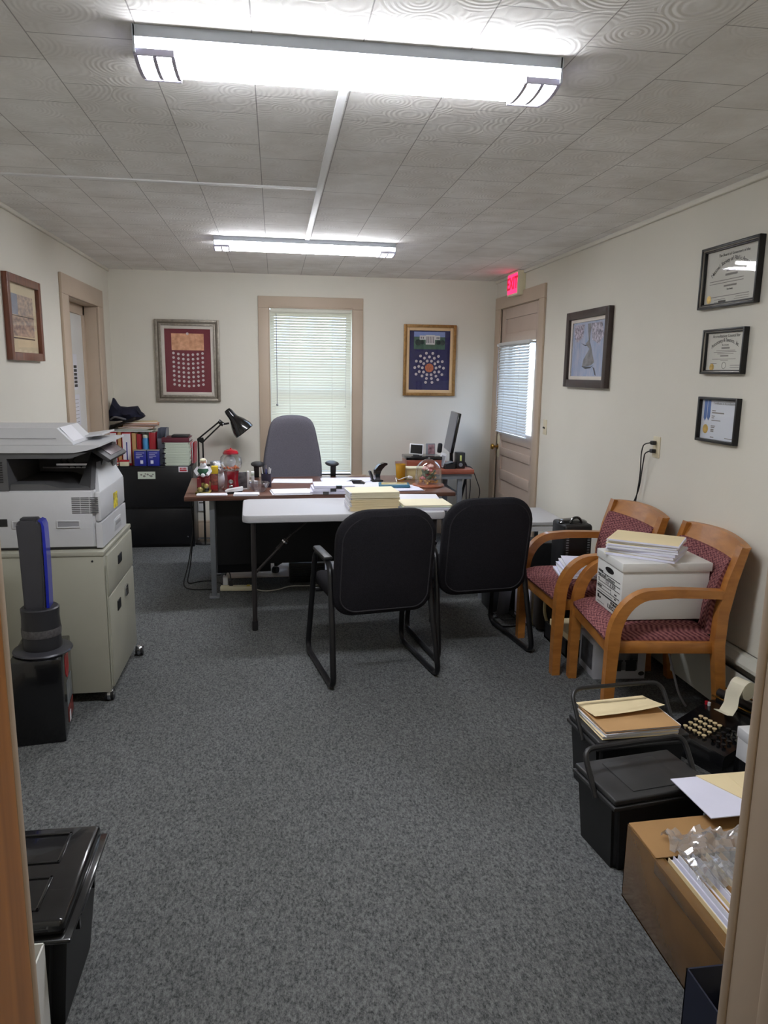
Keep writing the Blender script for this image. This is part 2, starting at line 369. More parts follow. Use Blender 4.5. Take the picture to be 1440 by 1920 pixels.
    def grid(s, nx, ny, f, thick=0.0):
        V = [[s.bm.verts.new(Vector(f(i/nx, j/ny))) for j in range(ny+1)] for i in range(nx+1)]
        for i in range(nx):
            for j in range(ny): s.bm.faces.new((V[i][j], V[i+1][j], V[i+1][j+1], V[i][j+1]))
        return s
    def text(s, txt, size, M, depth=0.0004, align='CENTER', bold=0.0):
        cu = bpy.data.curves.new('t', 'FONT'); cu.body = txt; cu.size = size; cu.align_x = align; cu.align_y = 'CENTER'
        cu.extrude = depth; cu.offset = bold; cu.resolution_u = 2
        o = bpy.data.objects.new('t', cu); me = bpy.data.meshes.new_from_object(o)
        n0 = len(s.bm.verts); s.bm.from_mesh(me); s.bm.verts.ensure_lookup_table()
        s._xf(s.bm.verts[n0:], M)
        bpy.data.objects.remove(o); bpy.data.curves.remove(cu); bpy.data.meshes.remove(me); return s
    def rot(s, ang, c, axis='Z'):
        M = Matrix.Translation(Vector(c)) @ Matrix.Rotation(ang, 4, axis) @ Matrix.Translation(-Vector(c))
        bmesh.ops.transform(s.bm, matrix=M, verts=s.bm.verts); return s
    def build(s, name, m, parent=None, local=False, sub=0, smooth=35, noclean=False):
        bm = s.bm
        if not noclean: bmesh.ops.recalc_face_normals(bm, faces=bm.faces)
        if sub:
            pass
        off = Vector((0, 0, 0))
        if parent is not None and not local:
            bm.transform(parent_world(parent).inverted())
        elif parent is None and not local:
            xs = [v.co for v in bm.verts]
            off = Vector(((min(v.x for v in xs)+max(v.x for v in xs))/2, (min(v.y for v in xs)+max(v.y for v in xs))/2, min(v.z for v in xs)))
            bm.transform(Matrix.Translation(-off))
        me = bpy.data.meshes.new(name); bm.to_mesh(me); bm.free()
        me.materials.append(m)
        me.shade_smooth(); me.set_sharp_from_angle(angle=math.radians(smooth))
        o = bpy.data.objects.new(name, me); C.objects.link(o)
        if parent is not None: o.parent = parent
        else: o.location = off
        if sub:
            md = o.modifiers.new('sub', 'SUBSURF'); md.levels = sub; md.render_levels = sub
        return o

def parent_world(p):
    M = Matrix.Translation(p.location) @ p.rotation_euler.to_matrix().to_4x4() @ Matrix.Diagonal((*p.scale, 1))
    return (parent_world(p.parent) @ M) if p.parent else M

def tag(o, label=None, cat=None, group=None, kind=None):
    if label: o['label'] = label
    if cat: o['category'] = cat
    if group: o['group'] = group
    if kind: o['kind'] = kind
    return o
def thing(name, label, cat, loc=(0, 0, 0), rotz=0.0, group=None):
    o = bpy.data.objects.new(name, None); C.objects.link(o); o.empty_display_size = 0.05
    o.location = loc; o.rotation_euler = (0, 0, rotz)
    return tag(o, label, cat, group)
def struct(o): o['kind'] = 'structure'; return o
def copy_tree(o, parent=None):
    c = o.copy(); C.objects.link(c); c.parent = parent
    for ch in list(o.children): copy_tree(ch, c)
    return c
def ordinal(k): return ['topmost', 'second', 'third', 'fourth', 'fifth', 'sixth', 'seventh', 'eighth', 'ninth', 'tenth', 'eleventh', 'twelfth', 'thirteenth', 'fourteenth', 'fifteenth', 'sixteenth'][k]
# frames on walls: matrices whose local x runs right along the wall, local y up, local z out of the wall
def wall_M(o, right, out):
    r = Vector(right); z = Vector(out); u = z.cross(r)
    return Matrix(((r.x, u.x, z.x, o[0]), (r.y, u.y, z.y, o[1]), (r.z, u.z, z.z, o[2]), (0, 0, 0, 1)))

# ================================================================= THE ROOM
XL, XR, YB, YF, H = -1.47, 2.132, 7.17, 0.82, 2.467
struct(MB().box(XL-.15, XR+.15, YF-.14, YB+.15, -0.1, 0).build('floor', M_CARPET))
struct(MB().box(XL-.15, XR+.15, YF-.14, YB+.15, H, H+0.1).build('ceiling', M_CEIL))
b = MB(); b.box(XL-.22, XL, YF, 5.75, 0, H); b.box(XL-.22, XL, 6.675, YB+.15, 0, H); b.box(XL-.22, XL, 5.75, 6.675, 2.10, H)
struct(b.build('wall_left', M_WALL))
b = MB(); b.box(XR, XR+.15, YF-.14, 5.92, 0, H); b.box(XR, XR+.15, 6.98, YB+.15, 0, H); b.box(XR, XR+.15, 5.92, 6.98, 2.19, H)
struct(b.build('wall_right', M_WALL))
b = MB(); b.box(XL, -.042, YB, YB+.15, 0, H); b.box(.728, XR, YB, YB+.15, 0, H); b.box(-.042, .728, YB, YB+.15, 2.17, H); b.box(-.042, .728, YB, YB+.15, 0, .60)
struct(b.build('wall_back', M_WALL))
b = MB(); b.box(XL-.15, -.312, YF-.14, YF, 0, H); b.box(.640, XR, YF-.14, YF, 0, H); b.box(-.312, .640, YF-.14, YF, 2.06, H)
struct(b.build('wall_front', M_WALL))
# hallway the picture is taken from
struct(MB().box(-1.0, 1.6, -1.5, YF-.14, -0.1, 0).build('floor_hallway', M_CARPET))
struct(MB().box(-1.0, 1.6, -1.5, YF-.14, 2.42, 2.5).build('ceiling_hallway', M_WHITE))
b = MB(); b.box(-1.12, -1.0, -1.5, YF-.14, 0, 2.45)
struct(b.build('wall_hallway_left', M_WALL))
struct(MB().box(1.6, 1.72, -1.5, YF-.14, 0, 2.45).build('wall_hallway_right', M_WALL))
struct(MB().box(-1.12, 1.72, -1.6, -1.5, 0, 2.45).build('wall_hallway_end', M_WALL))
M_HALLFILL = mat('hall_fill_glow', (255, 236, 205), 0.5, emit=HALL_FILL_STRENGTH*4)  # glow of an added lamp out of view that brightens the door jambs
t = thing('ceiling_light', 'made-up dome lamp on the unseen hallway ceiling, added to brighten the doorway jambs', 'ceiling light', (.3, -.5, 2.42))
MB().lathe([(0, -.09), (.08, -.08), (.13, -.04), (.14, -.015)], (.3, -.5, 2.42)).build('dome', M_HALLFILL, t)
MB().cyl((.3, -.5, 2.40), (.3, -.5, 2.42), .15, n=28).build('base_plate', M_CHROME, t)
# front doorway: varnished left jamb with tan casing, painted right jamb
b = MB(); b.box(-.312, -.297, .58, YF-.004, 0, 2.06); b.box(-.42, -.297, .60, .68, 0, 2.12, .004)
struct(b.build('trim_1', M_JAMBWOOD))
b = MB(); b.box(-.40, -.297, YF, YF+.018, 0, 2.044, .004); b.box(-.40, .74, YF, YF+.018, 2.045, 2.13, .004)
struct(b.build('trim_2', M_TRIM))
b = MB(); b.box(.622, .640, .66, YF, 0, 2.06, .002); b.box(.608, .622, .70, .745, 0, 2.05, .003); b.box(.620, .74, YF, YF+.018, 0, 2.044, .004); b.box(.622, .74, .655, .679, 0, 2.13, .004)
struct(b.build('trim_3', M_TRIM))
# ceiling strips, cove trims, baseboards
b = MB(); b.box(XL, .235, 3.845, 3.872, H-.008, H, .002); b.box(.213, .243, 2.30, 5.26, H-.009, H, .002)
struct(b.build('trim_4', M_STRIP))
b = MB(); b.box(XR-.022, XR, YF, YB, H-.028, H, .006)
struct(b.build('trim_5', M_WALL))
b = MB(); b.box(XL, XL+.02, YF, YB, H-.024, H, .006)
struct(b.build('trim_6', M_WALL))
b = MB(); b.box(XL, XR, YB-.018, YB, 0, .145, .004); b.box(XL, XR, YB-.012, YB, .145, .165, .004)
struct(b.build('baseboard_back', M_TRIM))
b = MB(); b.box(XL, XL+.015, YF, 5.57, 0, .14, .004); b.box(XL, XL+.015, 6.84, YB-.02, 0, .14, .004)
struct(b.build('baseboard_left', M_TRIM))

# ---------------- window in the back wall
w = thing('window_1', None, None, (.343, YB, .60)); struct(w)
b = MB(); b.box(-.147, -.042, YB-.02, YB, .56, 2.165, .004); b.box(.728, .833, YB-.02, YB, .56, 2.165, .004); b.box(-.147, .833, YB-.021, YB, 2.165, 2.27, .004)
b.box(-.052, -.040, YB-.026, YB-.004, .60, 2.18, .003); b.box(.726, .738, YB-.026, YB-.004, .60, 2.18, .003); b.box(-.052, .738, YB-.026, YB-.004, 2.163, 2.176, .003)
b.build('casing', M_TRIM, w)
b = MB(); b.box(-.19, .876, YB-.06, YB+.10, .575, .60, .006); b.box(-.147, .833, YB-.018, YB, .49, .575, .004)
b.build('window_sill', M_TRIM, w)
b = MB()
for z0, z1, y in ((.62, 1.40, YB+.07), (1.38, 2.16, YB+.10)):
    b.box(-.042, 0, y, y+.035, z0, z1); b.box(.686, .728, y, y+.035, z0, z1); b.box(0, .686, y, y+.035, z0, z0+.045); b.box(0, .686, y, y+.035, z1-.045, z1)
b.build('sash', M_WHITE, w)
MB().box(0, .686, YB+.085, YB+.089, .66, 1.36).box(0, .686, YB+.115, YB+.119, 1.42, 2.12).build('window_pane', M_PANE, w)

def blind(t, y0, n, pitch, ztop, x0, x1, slat_m, tilt, xf, cords):
    """a venetian blind in local x along the wall, y into the room (negative), built through xf"""
    b = MB(); wd = .0255
    for i in range(n):
        z = ztop-.035-i*pitch; jig = random.uniform(-.05, .05); a = tilt+jig
        c, s_ = math.cos(a)*wd/2, math.sin(a)*wd/2
        cl = [(y0-c, z-s_), (y0-c*.35, z-s_*.35+.0012), (y0+c*.35, z+s_*.35+.0012), (y0+c, z+s_)]
        b.strip([(p[0], p[1], .0009) for p in cl], x0, x1, 'x')
    b.bm.transform(xf); b.build('blind_slats', slat_m, t)
    b = MB().box(x0, x1, y0-.013, y0+.013, ztop-.03, ztop, .002); b.bm.transform(xf); b.build('head_rail', slat_m, t)
    zb = ztop-.035-n*pitch
    b = MB().box(x0, x1, y0-.011, y0+.011, zb-.006, zb+.006, .003); b.bm.transform(xf); b.build('bottom_rail', slat_m, t)
    b = MB()
    for x in cords: b.box(x-.0012, x+.0012, y0-.0145, y0-.0130, zb, ztop-.02)
    b.bm.transform(xf); b.build('ladder_cord', slat_m, t)
t = thing('window_blind', 'long pale cream mini blind filling the window behind the desk chair', 'blind', (.343, YB+.02, .60))
blind(t, YB+.015, 61, .0245, 2.160, -.034, .722, M_SLAT, math.radians(66), Matrix.Identity(4), (.14, .54))
MB().cyl((.02, YB-.008, 1.28), (.02, YB-.002, 2.12), .003).sphere((.02, YB-.008, 1.275), .010).build('tilt_wand', M_FROST, t)
MB().tube([(.67, YB-.004, 2.12), (.672, YB-.008, 1.6), (.668, YB-.006, 1.27)], .0018).sphere((.668, YB-.006, 1.262), .007).build('pull_cord', M_WHCORD, t)

# ---------------- exit door in the right wall, half glazed
d = thing('door_2', None, None, (XR, 6.45, 0)); struct(d)
X0, X1 = XR+.005, XR+.045
b = MB(); b.box(X0, X1, 5.92, 6.02, .01, 2.185, .002); b.box(X0, X1, 6.86, 6.98, .01, 2.185, .002)
for z0, z1 in ((.01, .22), (.36, .46), (.60, .69), (.83, .90), (.97, 1.075), (1.875, 1.955), (2.09, 2.185)):
    b.box(X0, X1, 6.01, 6.87, z0, z1, .002)
for z0, z1 in ((.22, .36), (.46, .60), (.69, .83), (.90, .97), (1.955, 2.09)):
    b.box(X0+.016, X1-.006, 6.01, 6.87, z0, z1)
b.build('door_leaf', M_DOORTAN, d)
b = MB(); b.box(XR-.02, XR, 5.80, 5.92, 0, 2.19, .004); b.box(XR-.02, XR, 6.98, 7.13, 0, 2.19, .004); b.box(XR-.021, XR, 5.80, 7.13, 2.19, 2.30, .004)
b.box(XR, XR+.12, 5.908, 5.92, 0, 2.19); b.box(XR, XR+.12, 6.98, 6.992, 0, 2.19); b.box(XR, XR+.12, 5.92, 6.98, 2.187, 2.199)
b.build('door_frame', M_TRIM, d)
MB().box(XR+.02, XR+.025, 6.01, 6.87, 1.07, 1.88).build('window_pane', M_PANE, d)
b = MB().cyl((XR+.006, 6.935, .90), (XR-.002, 6.935, .90), .028, n=20).cyl((XR, 6.935, .90), (XR-.04, 6.935, .90), .010).sphere((XR-.055, 6.935, .90), .028, (.75, 1, 1))
b.build('door_knob', M_BRASS, d)
MB().box(XR-.001, XR+.006, 6.90, 6.965, .80, 1.02, .003).build('escutcheon', M_OUTLET, d)
b = MB()
for z in (2.0, 1.1, .35): b.cyl((XR-.006, 5.922, z-.045), (XR-.006, 5.922, z+.045), .007)
b.build('hinge', M_DOORTAN, d)
t = thing('door_blind', 'short white mini blind hung over the glass of the exit door', 'blind', (XR-.03, 6.48, 1.06))
xf = Matrix(((0, 1, 0, 0), (1, 0, 0, 0), (0, 0, 1, 0), (0, 0, 0, 1)))    # local x -> world y, local y -> world x
blind(t, XR-.040, 33, .0238, 1.875, 6.028, 6.87, M_SLATW, math.radians(58), xf, (6.24, 6.66))
MB().cyl((XR-.062, 6.84, 1.30), (XR-.062, 6.84, 1.84), .003).build('tilt_wand', M_FROST, t)
MB().box(XR-.055, XR+.004, 5.995, 6.01, 1.845, 1.865).box(XR-.055, XR+.004, 6.90, 6.915, 1.845, 1.865).build('bracket', M_SLATW, t)

# ---------------- recessed door in the left wall
d = thing('door_1', None, None, (XL, 6.21, 0)); struct(d)
b = MB(); b.box(XL, XL+.02, 5.575, 5.75, 0, 2.10, .004); b.box(XL, XL+.02, 6.675, 6.84, 0, 2.10, .004); b.box(XL, XL+.021, 5.575, 6.84, 2.10, 2.24, .004)
b.box(XL-.2, XL, 5.74, 5.752, 0, 2.11); b.box(XL-.2, XL, 6.673, 6.685, 0, 2.11); b.box(XL-.2, XL, 5.75, 6.675, 2.098, 2.11)
b.box(XL-.2, XL-.10, 5.75, 5.80, 0, 2.10, .003); b.box(XL-.2, XL-.10, 6.62, 6.675, 0, 2.10, .003); b.box(XL-.2, XL-.10, 5.75, 6.675, 2.02, 2.10, .003)
b.build('door_frame', M_TRIM, d)
MB().box(XL-.155, XL-.115, 5.79, 6.63, .01, 2.03).build('door_leaf', M_WHITE, d)
MB().cyl((XL-.116, 5.86, .95), (XL-.08, 5.86, .95), .01).sphere((XL-.065, 5.86, .95), .027, (.75, 1, 1)).build('door_knob', M_BRASS, d)

# ---------------- baseboard heater on the right wall
h = thing('baseboard_heater', 'long low off-white baseboard heater on the right wall behind the wooden chairs', 'heater', (XR-.04, 3.3, 0.02))
b = MB(); b.prism([(XR-.004, .345), (XR-.045, .345), (XR-.072, .315), (XR-.072, .300), (XR-.066, .300), (XR-.042, .332), (XR-.004, .332)], 1.2, 5.25, 'y')
b.box(XR-.010, XR-.002, 1.2, 5.25, .03, .345)
b.build('top_cover', M_HEATER, h)
MB().prism([(XR-.072, .05), (XR-.072, .235), (XR-.064, .262), (XR-.060, .262), (XR-.067, .235), (XR-.067, .05)], 1.2, 5.25, 'y').build('front_panel', M_HEATER, h)
MB().box(XR-.06, XR-.012, 1.25, 5.2, .10, .24).build('heating_fins', M_DARKMET, h)
MB().box(XR-.076, XR-.002, 5.25, 5.32, .02, .35, .004).box(XR-.076, XR-.002, 1.13, 1.2, .02, .35, .004).build('end_cap', M_HEATER, h)

# ================================================================= LIGHTS
M_TUBE = mat('fluorescent_diffuser_glow', (247, 249, 255), 0.5, emit=TUBE_STRENGTH)
M_LIGHTTRIM = mat('lavender_grey_trim', (196, 192, 212), 0.5)  # colour lightened to stand in for light shining through the plastic
M_PAN = mat('white_enamel_pan', (205, 212, 222), 0.35)
def fixture(cx, cy, L, rz, label):
    t = thing('ceiling_light', label, 'ceiling light', (cx, cy, H-.075), rz, 'fluorescent fixtures on the tiled ceiling')
    hl = L/2
    MB().box(-hl, hl, -.10, .10, .045, .075, .002).box(-hl, -hl+.006, -.10, .10, .008, .075).box(hl-.006, hl, -.10, .10, .008, .075).build('pan', M_PAN, t, True)
    prof = []
    for k in range(15):
        a = PI*k/14; prof.append((.0955*math.cos(a), .046-.046*math.sin(a)**.5))
    MB().prism(prof, -hl+.006, hl-.006, 'x').build('diffuser', M_TUBE, t, True)
    for sx in (-1, 1):
        b = MB()
        for k, x in enumerate((hl-.004, hl-.052, hl-.10)):
            w_ = .005
            outer = [(p[0]*1.03, p[1]-.003) for p in prof[2:-2]]
            b.strip([(p[0], p[1], .004) for p in outer], sx*x-w_, sx*x+w_, 'x')
        q = outer[0]; q2 = outer[-1]
        for qq in (q, q2): b.box(min(sx*(hl-.104), sx*hl), max(sx*(hl-.104), sx*hl), qq[0]-.004, qq[0]+.004, qq[1]-.008, qq[1]+.008)
        b.build('end_trim', M_LIGHTTRIM, t, True)
    return t
fixture(.232, 2.298, 1.178, 0.0, 'long wraparound fluorescent light nearest the doorway, largest in view')
fixture(.222, 5.385, 1.235, math.radians(1.5), 'long wraparound fluorescent light farther back, in front of the window wall')

# exit sign over the door
t = thing('exit_sign', 'lit red and white exit sign box above the half-glazed door', 'sign', (XR-.03, 6.45, 2.27))
MB().box(XR-.07, XR, 6.33, 6.62, 2.262, 2.462, .004).build('housing', M_CREAM, t)
M_EXIT = mat('exit_red_glow', (255, 40, 96), 0.4, emit=1.5)
MB().box(XR-.073, XR-.069, 6.345, 6.605, 2.28, 2.445, .002).build('face', M_EXIT, t)
M_EXITL = mat('exit_letter_red', (190, 8, 48), 0.4, emit=.6)
MB().text('EXIT', .145, wall_M((XR-.0735, 6.475, 2.362), (0, -1, 0), (-1, 0, 0)), .0006, bold=.003).build('lettering', M_EXITL, t)

# ================================================================= FRAMED THINGS ON THE WALLS
def ring(b, w, h, t, z0, z1, bev=.002):
    b.box(-w/2, -w/2+t, -h/2, h/2, z0, z1, bev); b.box(w/2-t, w/2, -h/2, h/2, z0, z1, bev)
    b.box(-w/2+t, w/2-t, -h/2, -h/2+t, z0, z1, bev); b.box(-w/2+t, w/2-t, h/2-t, h/2, z0, z1, bev); return b
def on_wall(b, M): b.bm.transform(M); return b
def framed(name, label, cat, c, right, out, layers, back, group=None):
    """layers: [(width, height, thickness of moulding, z0, z1, material, part name)]"""
    M = wall_M(c, right, out); t = thing(name, label, cat, c, 0, group)
    for (w_, h_, th, z0, z1, m_, pn) in layers:
        on_wall(ring(MB(), w_, h_, th, z0, z1), M).build(pn, m_, t)
    bw, bh, bm_, pn = back
    on_wall(MB().box(-bw/2, bw/2, -bh/2, bh/2, .001, .006), M).build(pn, bm_, t)
    return t, M
BK = ((1, 0, 0), (0, -1, 0)); RT = ((0, -1, 0), (-1, 0, 0)); LF = ((0, 1, 0), (1, 0, 0))
# maroon board of coins
cy = YB-.001
t, M = framed('picture_frame', 'silver framed maroon board of coin rows under an old map, left of window', 'picture', (-.79, cy, 1.672), *BK,
    [(.575, .735, .022, 0, .036, M_SILVERFR, 'frame'), (.535, .695, .018, 0, .026, mat('dark_silver_groove', (104, 96, 84), .5, metal=.3), 'groove'), (.502, .662, .018, 0, .030, M_SILVERFR, 'inner_moulding'), (.468, .628, .028, 0, .018, M_LINER, 'liner')], (.42, .58, M_MAROON, 'backing_board'))
on_wall(MB().box(-.145, .145, .095, .245, .006, .008), M).build('old_map_print', mat('old_map_print', (226, 174, 138), .8, noise=(26, .1, (196, 138, 102))), t)
coin0 = None
for r in range(8):
    for c_ in range(7):
        x = -.130+c_*.0435; y = .068-r*.0405-(.016*(1-abs(c_-3)/3)**.6)
        if coin0 is None:
            coin0 = on_wall(MB().cyl((0, 0, .006), (0, 0, .0095), .0118, n=14), Matrix.Identity(4)).build('coin', M_COIN, t, True)
            coin0.matrix_basis = parent_world(t).inverted() @ M @ Matrix.Translation((x, y, 0)); continue
        k = coin0.copy(); C.objects.link(k); k.parent = t; k.matrix_basis = parent_world(t).inverted() @ M @ Matrix.Translation((x, y, 0))
k = coin0.copy(); C.objects.link(k); k.parent = t; k.matrix_basis = parent_world(t).inverted() @ M @ Matrix.Translation((0, .243, 0.003)); k.name = 'medal'
on_wall(MB().box(-.235, .235, -.32, .32, .018, .0195), M).build('glass', M_PICGLASS, t)
# navy board with a building photograph and coins
t, M = framed('picture_frame', 'gold framed navy board with coins ringed round a copper medal, right of window', 'picture', (1.481, cy, 1.71), *BK,
    [(.512, .672, .028, 0, .032, M_GOLDFR, 'frame'), (.460, .62, .030, 0, .022, M_GOLDLIN, 'liner')], (.42, .58, M_NAVY, 'backing_board'))
ph = on_wall(MB().box(-.155, .15, .105, .27, .006, .008), M).build('building_photograph', mat('photo_lawn_green', (66, 96, 80), .6, noise=(30, .2)), t)
on_wall(MB().box(-.155, .15, .222, .27, .008, .0085), M).build('sky_print', mat('photo_sky_blue', (128, 146, 196), .6), ph)
b = MB()
b.box(-.10, .10, .195, .235, .0085, .009); b.box(-.04, .05, .150, .24, .009, .0095)
b = on_wall(b, M); b.build('building_print', mat('photo_pale_stone', (210, 208, 206), .6), ph)
b = MB()
for x in (-.028, -.012, .004, .020, .036): b.box(x-.003, x+.003, .165, .225, .0095, .0099)
for x in (-.085, -.065, .07, .088): b.box(x-.004, x+.004, .203, .222, .009, .0094)
on_wall(b, M).build('window_print', mat('photo_dark_glass', (50, 58, 70), .6), ph)
b = MB()
for x, w_ in ((-.115, .06), (-.075, .04), (.085, .045), (.125, .05)): b.sphere((x, .17, .008), w_/2, (1, 1, .05), 10)
on_wall(b, M).build('tree_print', mat('photo_dark_trees', (34, 52, 48), .6), ph)
on_wall(MB().cyl((0, -.07, .006), (0, -.07, .013), .042, n=28), M).build('medal', M_COPPER, t)
for n_, R_, ph0 in ((10, .068, .31), (13, .104, 0.0), (14, .142, .22)):
    for q in range(n_):
        a = PI/2+ph0+2*PI*q/n_
        if R_ > .14 and n_ == 14 and q in (5,): continue
        k = coin0.copy(); C.objects.link(k); k.parent = t
        k.matrix_basis = parent_world(t).inverted() @ M @ Matrix.Translation((R_*math.cos(a), -.07+R_*math.sin(a), 0)) @ Matrix.Scale(1.12, 4)
on_wall(MB().box(-.20, .20, -.28, .28, .020, .0215), M).build('glass', M_PICGLASS, t)
# print on the left wall
t, M = framed('picture_frame', 'reddish wood framed collage print hanging on the left wall', 'picture', (XL+.001, 4.75, 1.865), *LF,
    [(.60, .475, .045, 0, .03, M_FRAMEWOOD, 'frame')], (.54, .42, mat('cream_mat_board', (214, 198, 164), .7), 'mat_board'))
on_wall(MB().box(-.21, .19, -.10, .135, .006, .008), M).build('collage_print', mat('collage_print', (186, 160, 138), .7, noise=(22, .2, (132, 118, 116)), stretch=(1, 1, 2.2)), t)
on_wall(MB().box(-.21, -.09, .02, .135, .008, .009), M).build('sky_print', mat('collage_blue', (128, 134, 150), .7, noise=(20, .2)), t)
on_wall(MB().box(-.21, .19, -.115, -.108, .006, .009).box(-.21, .19, .012, .016, .008, .0095), M).build('rule_print', M_INK, t)
on_wall(MB().box(-.26, .26, -.20, .20, .015, .0165), M).build('glass', M_PICGLASS, t)
# winter stream on the right wall
t, M = framed('picture_frame', 'dark framed winter stream painting on the right wall beside the exit door', 'picture', (XR-.001, 4.925, 1.764), *RT,
    [(.70, .52, .052, 0, .035, mat('dark_brown_frame', (58, 46, 44), .4, noise=(30, .15)), 'frame'), (.60, .42, .026, 0, .016, M_LINER, 'liner')], (.56, .37, mat('snow_blue', (120, 136, 164), .7, noise=(13, .5, (176, 180, 200)), stretch=(1, 2.5, 1)), 'painting'))
def poly(b, pts, z0, z1): return b.prism(pts, z0, z1, 'z')
b = MB(); poly(b, [(-.03, .17), (.0, .06), (-.05, .035), (.02, .0), (-.07, -.07), (-.09, -.12), (.06, -.11), (.11, -.09), (.07, -.03), (.05, .01), (.02, .05), (.03, .17)], .006, .0065)
on_wall(b, M).build('stream_paint', mat('stream_grey', (118, 118, 122), .6, noise=(22, .35)), t)
b = MB(); poly(b, [(-.10, -.115), (-.03, -.135), (.05, -.13), (.10, -.11), (.06, -.12), (-.02, -.118)], .0065, .007); poly(b, [(-.13, .045), (-.06, .03), (.0, .028), (-.05, .02)], .0065, .007); poly(b, [(.09, -.12), (.13, -.175), (.15, -.18), (.12, -.13)], .0065, .007)
on_wall(b, M).build('bank_shadow_paint', mat('bank_dark', (44, 50, 66), .7), t)
b = MB(); poly(b, [(.02, .17), (.2, .17), (.24, .08), (.16, .03), (.06, .06)], .006, .0068); poly(b, [(-.25, .17), (-.08, .17), (-.10, .08), (-.2, .05), (-.25, .09)], .006, .0068)
on_wall(b, M).build('frosted_trees_paint', mat('frosted_trees', (176, 170, 184), .8, noise=(60, .5, (84, 84, 100))), t)
on_wall(MB().box(-.28, .28, -.185, .185, .012, .0135), M).build('glass', M_PICGLASS, t)

# certificates
def arc_text(b, s_, size, cx, cy, R_, span):
    n = len(s_)
    for i, ch in enumerate(s_):
        if ch == ' ': continue
        a = span*(.5-(i+.5)/n)
        M = Matrix.Translation((cx-R_*math.sin(a)*1.0, cy+R_*(math.cos(a)-1), .0068)) @ Matrix.Rotation(a, 4, 'Z')
        b.text(ch, size, M, .0002)
    return b
def line_text(b, s_, size, x, y, align='CENTER'):
    return b.text(s_, size, Matrix.Translation((x, y, .0068)), .0002, align)
def seal(M, x, y, r, t):
    b = MB(); pts = [((r if k % 2 else r*.93)*math.cos(2*PI*k/40)+x, (r if k % 2 else r*.93)*math.sin(2*PI*k/40)+y) for k in range(40)]
    b.prism(pts, .006, .0075, 'z'); b.cyl((x, y, .007), (x, y, .0085), r*.62, n=20); on_wall(b, M).build('gold_seal', M_GOLDSEAL, t)
t, M = framed('certificate_frame', 'largest and highest black framed certificate on the right wall, gold seal at its corner', 'certificate', (XR-.001, 3.345, 2.058), *RT,
    [(.455, .285+.005, .012, 0, .03, M_BLKFR, 'frame'), (.432, .268, .004, 0, .026, M_SILVERLINE, 'fillet'), (.425, .26, .008, 0, .02, M_BLKFR, 'inner_frame')], (.41, .25, M_CERT, 'certificate_paper'))
b = MB(); line_text(b, 'The Board of Governors of the', .019, .01, .098)
arc_text(b, 'National Society of Public Accountants', .027, .01, .074, .24, 1.5)
line_text(b, 'certifies that', .015, 0, .024); line_text(b, 'has been', .013, 0, -.062)
on_wall(b, M).build('lettering', M_INK, t)
b = MB()
for y, x0, x1 in ((-.018, -.17, .10), (-.030, -.17, .10), (-.092, -.17, .15)): b.box(x0, x1, y-.0016, y+.0016, .006, .0066)
b.box(-.045, .05, .0, .010, .006, .0066); b.box(-.05, .05, -.062+.012, -.062+.02, .006, .0066)
for y, x0, x1 in ((-.105, -.12, -.03), (-.118, -.12, -.09), (-.102, .05, .15), (-.112, .04, .15)): b.box(x0, x1, y-.0012, y+.0012, .006, .0066)
on_wall(b, M).build('fine_print', M_INKF, t)
on_wall(MB().box(-.085, -.025, -.121, -.111, .006, .0068), M).build('date_stamp', M_INK, t)
seal(M, -.165, -.10, .019, t)
on_wall(MB().box(-.205, .205, -.124, .124, .014, .0155), M).build('glass', M_PICGLASS, t)

t, M = framed('certificate_frame', 'middle black framed certificate in the column of three on the right wall', 'certificate', (XR-.001, 3.335, 1.706), *RT,
    [(.335, .213, .011, 0, .028, M_BLKFR, 'frame'), (.314, .194, .004, 0, .024, M_SILVERLINE, 'fillet'), (.307, .187, .006, 0, .018, M_BLKFR, 'inner_frame')], (.298, .178, M_CERT, 'certificate_paper'))
b = MB(); line_text(b, 'Accreditation Council for', .021, 0, .072); arc_text(b, 'Accountancy & Taxation, Inc.', .025, 0, .053, .22, 1.05)
line_text(b, 'Be it known', .011, 0, .030)
on_wall(b, M).build('lettering', M_INK, t)
b = MB(); b.box(-.03, .035, .012, .020, .006, .0066); b.box(-.035, .03, -.024, -.018, .006, .0066)
for y, x0, x1 in ((.004, -.07, .08), (-.003, -.09, .09), (-.011, -.06, .07), (-.036, -.10, .09), (-.042, -.03, .03), (-.056, -.11, -.06), (-.066, .05, .13), (-.076, .05, .12)): b.box(x0, x1, y-.0012, y+.0012, .006, .0066)
on_wall(ring(b, .001, .001, .0004, .006, .0061), M).build('fine_print', M_INKF, t)
on_wall(MB().lathe([(.014, .006), (.014, .0066), (.017, .0066), (.017, .006)], (-.0, -.066, 0), 24), M).build('embossed_ring', M_INKF, t)
seal(M, -.098, -.074, .018, t)
on_wall(MB().box(-.15, .15, -.09, .09, .012, .0135), M).build('glass', M_PICGLASS, t)

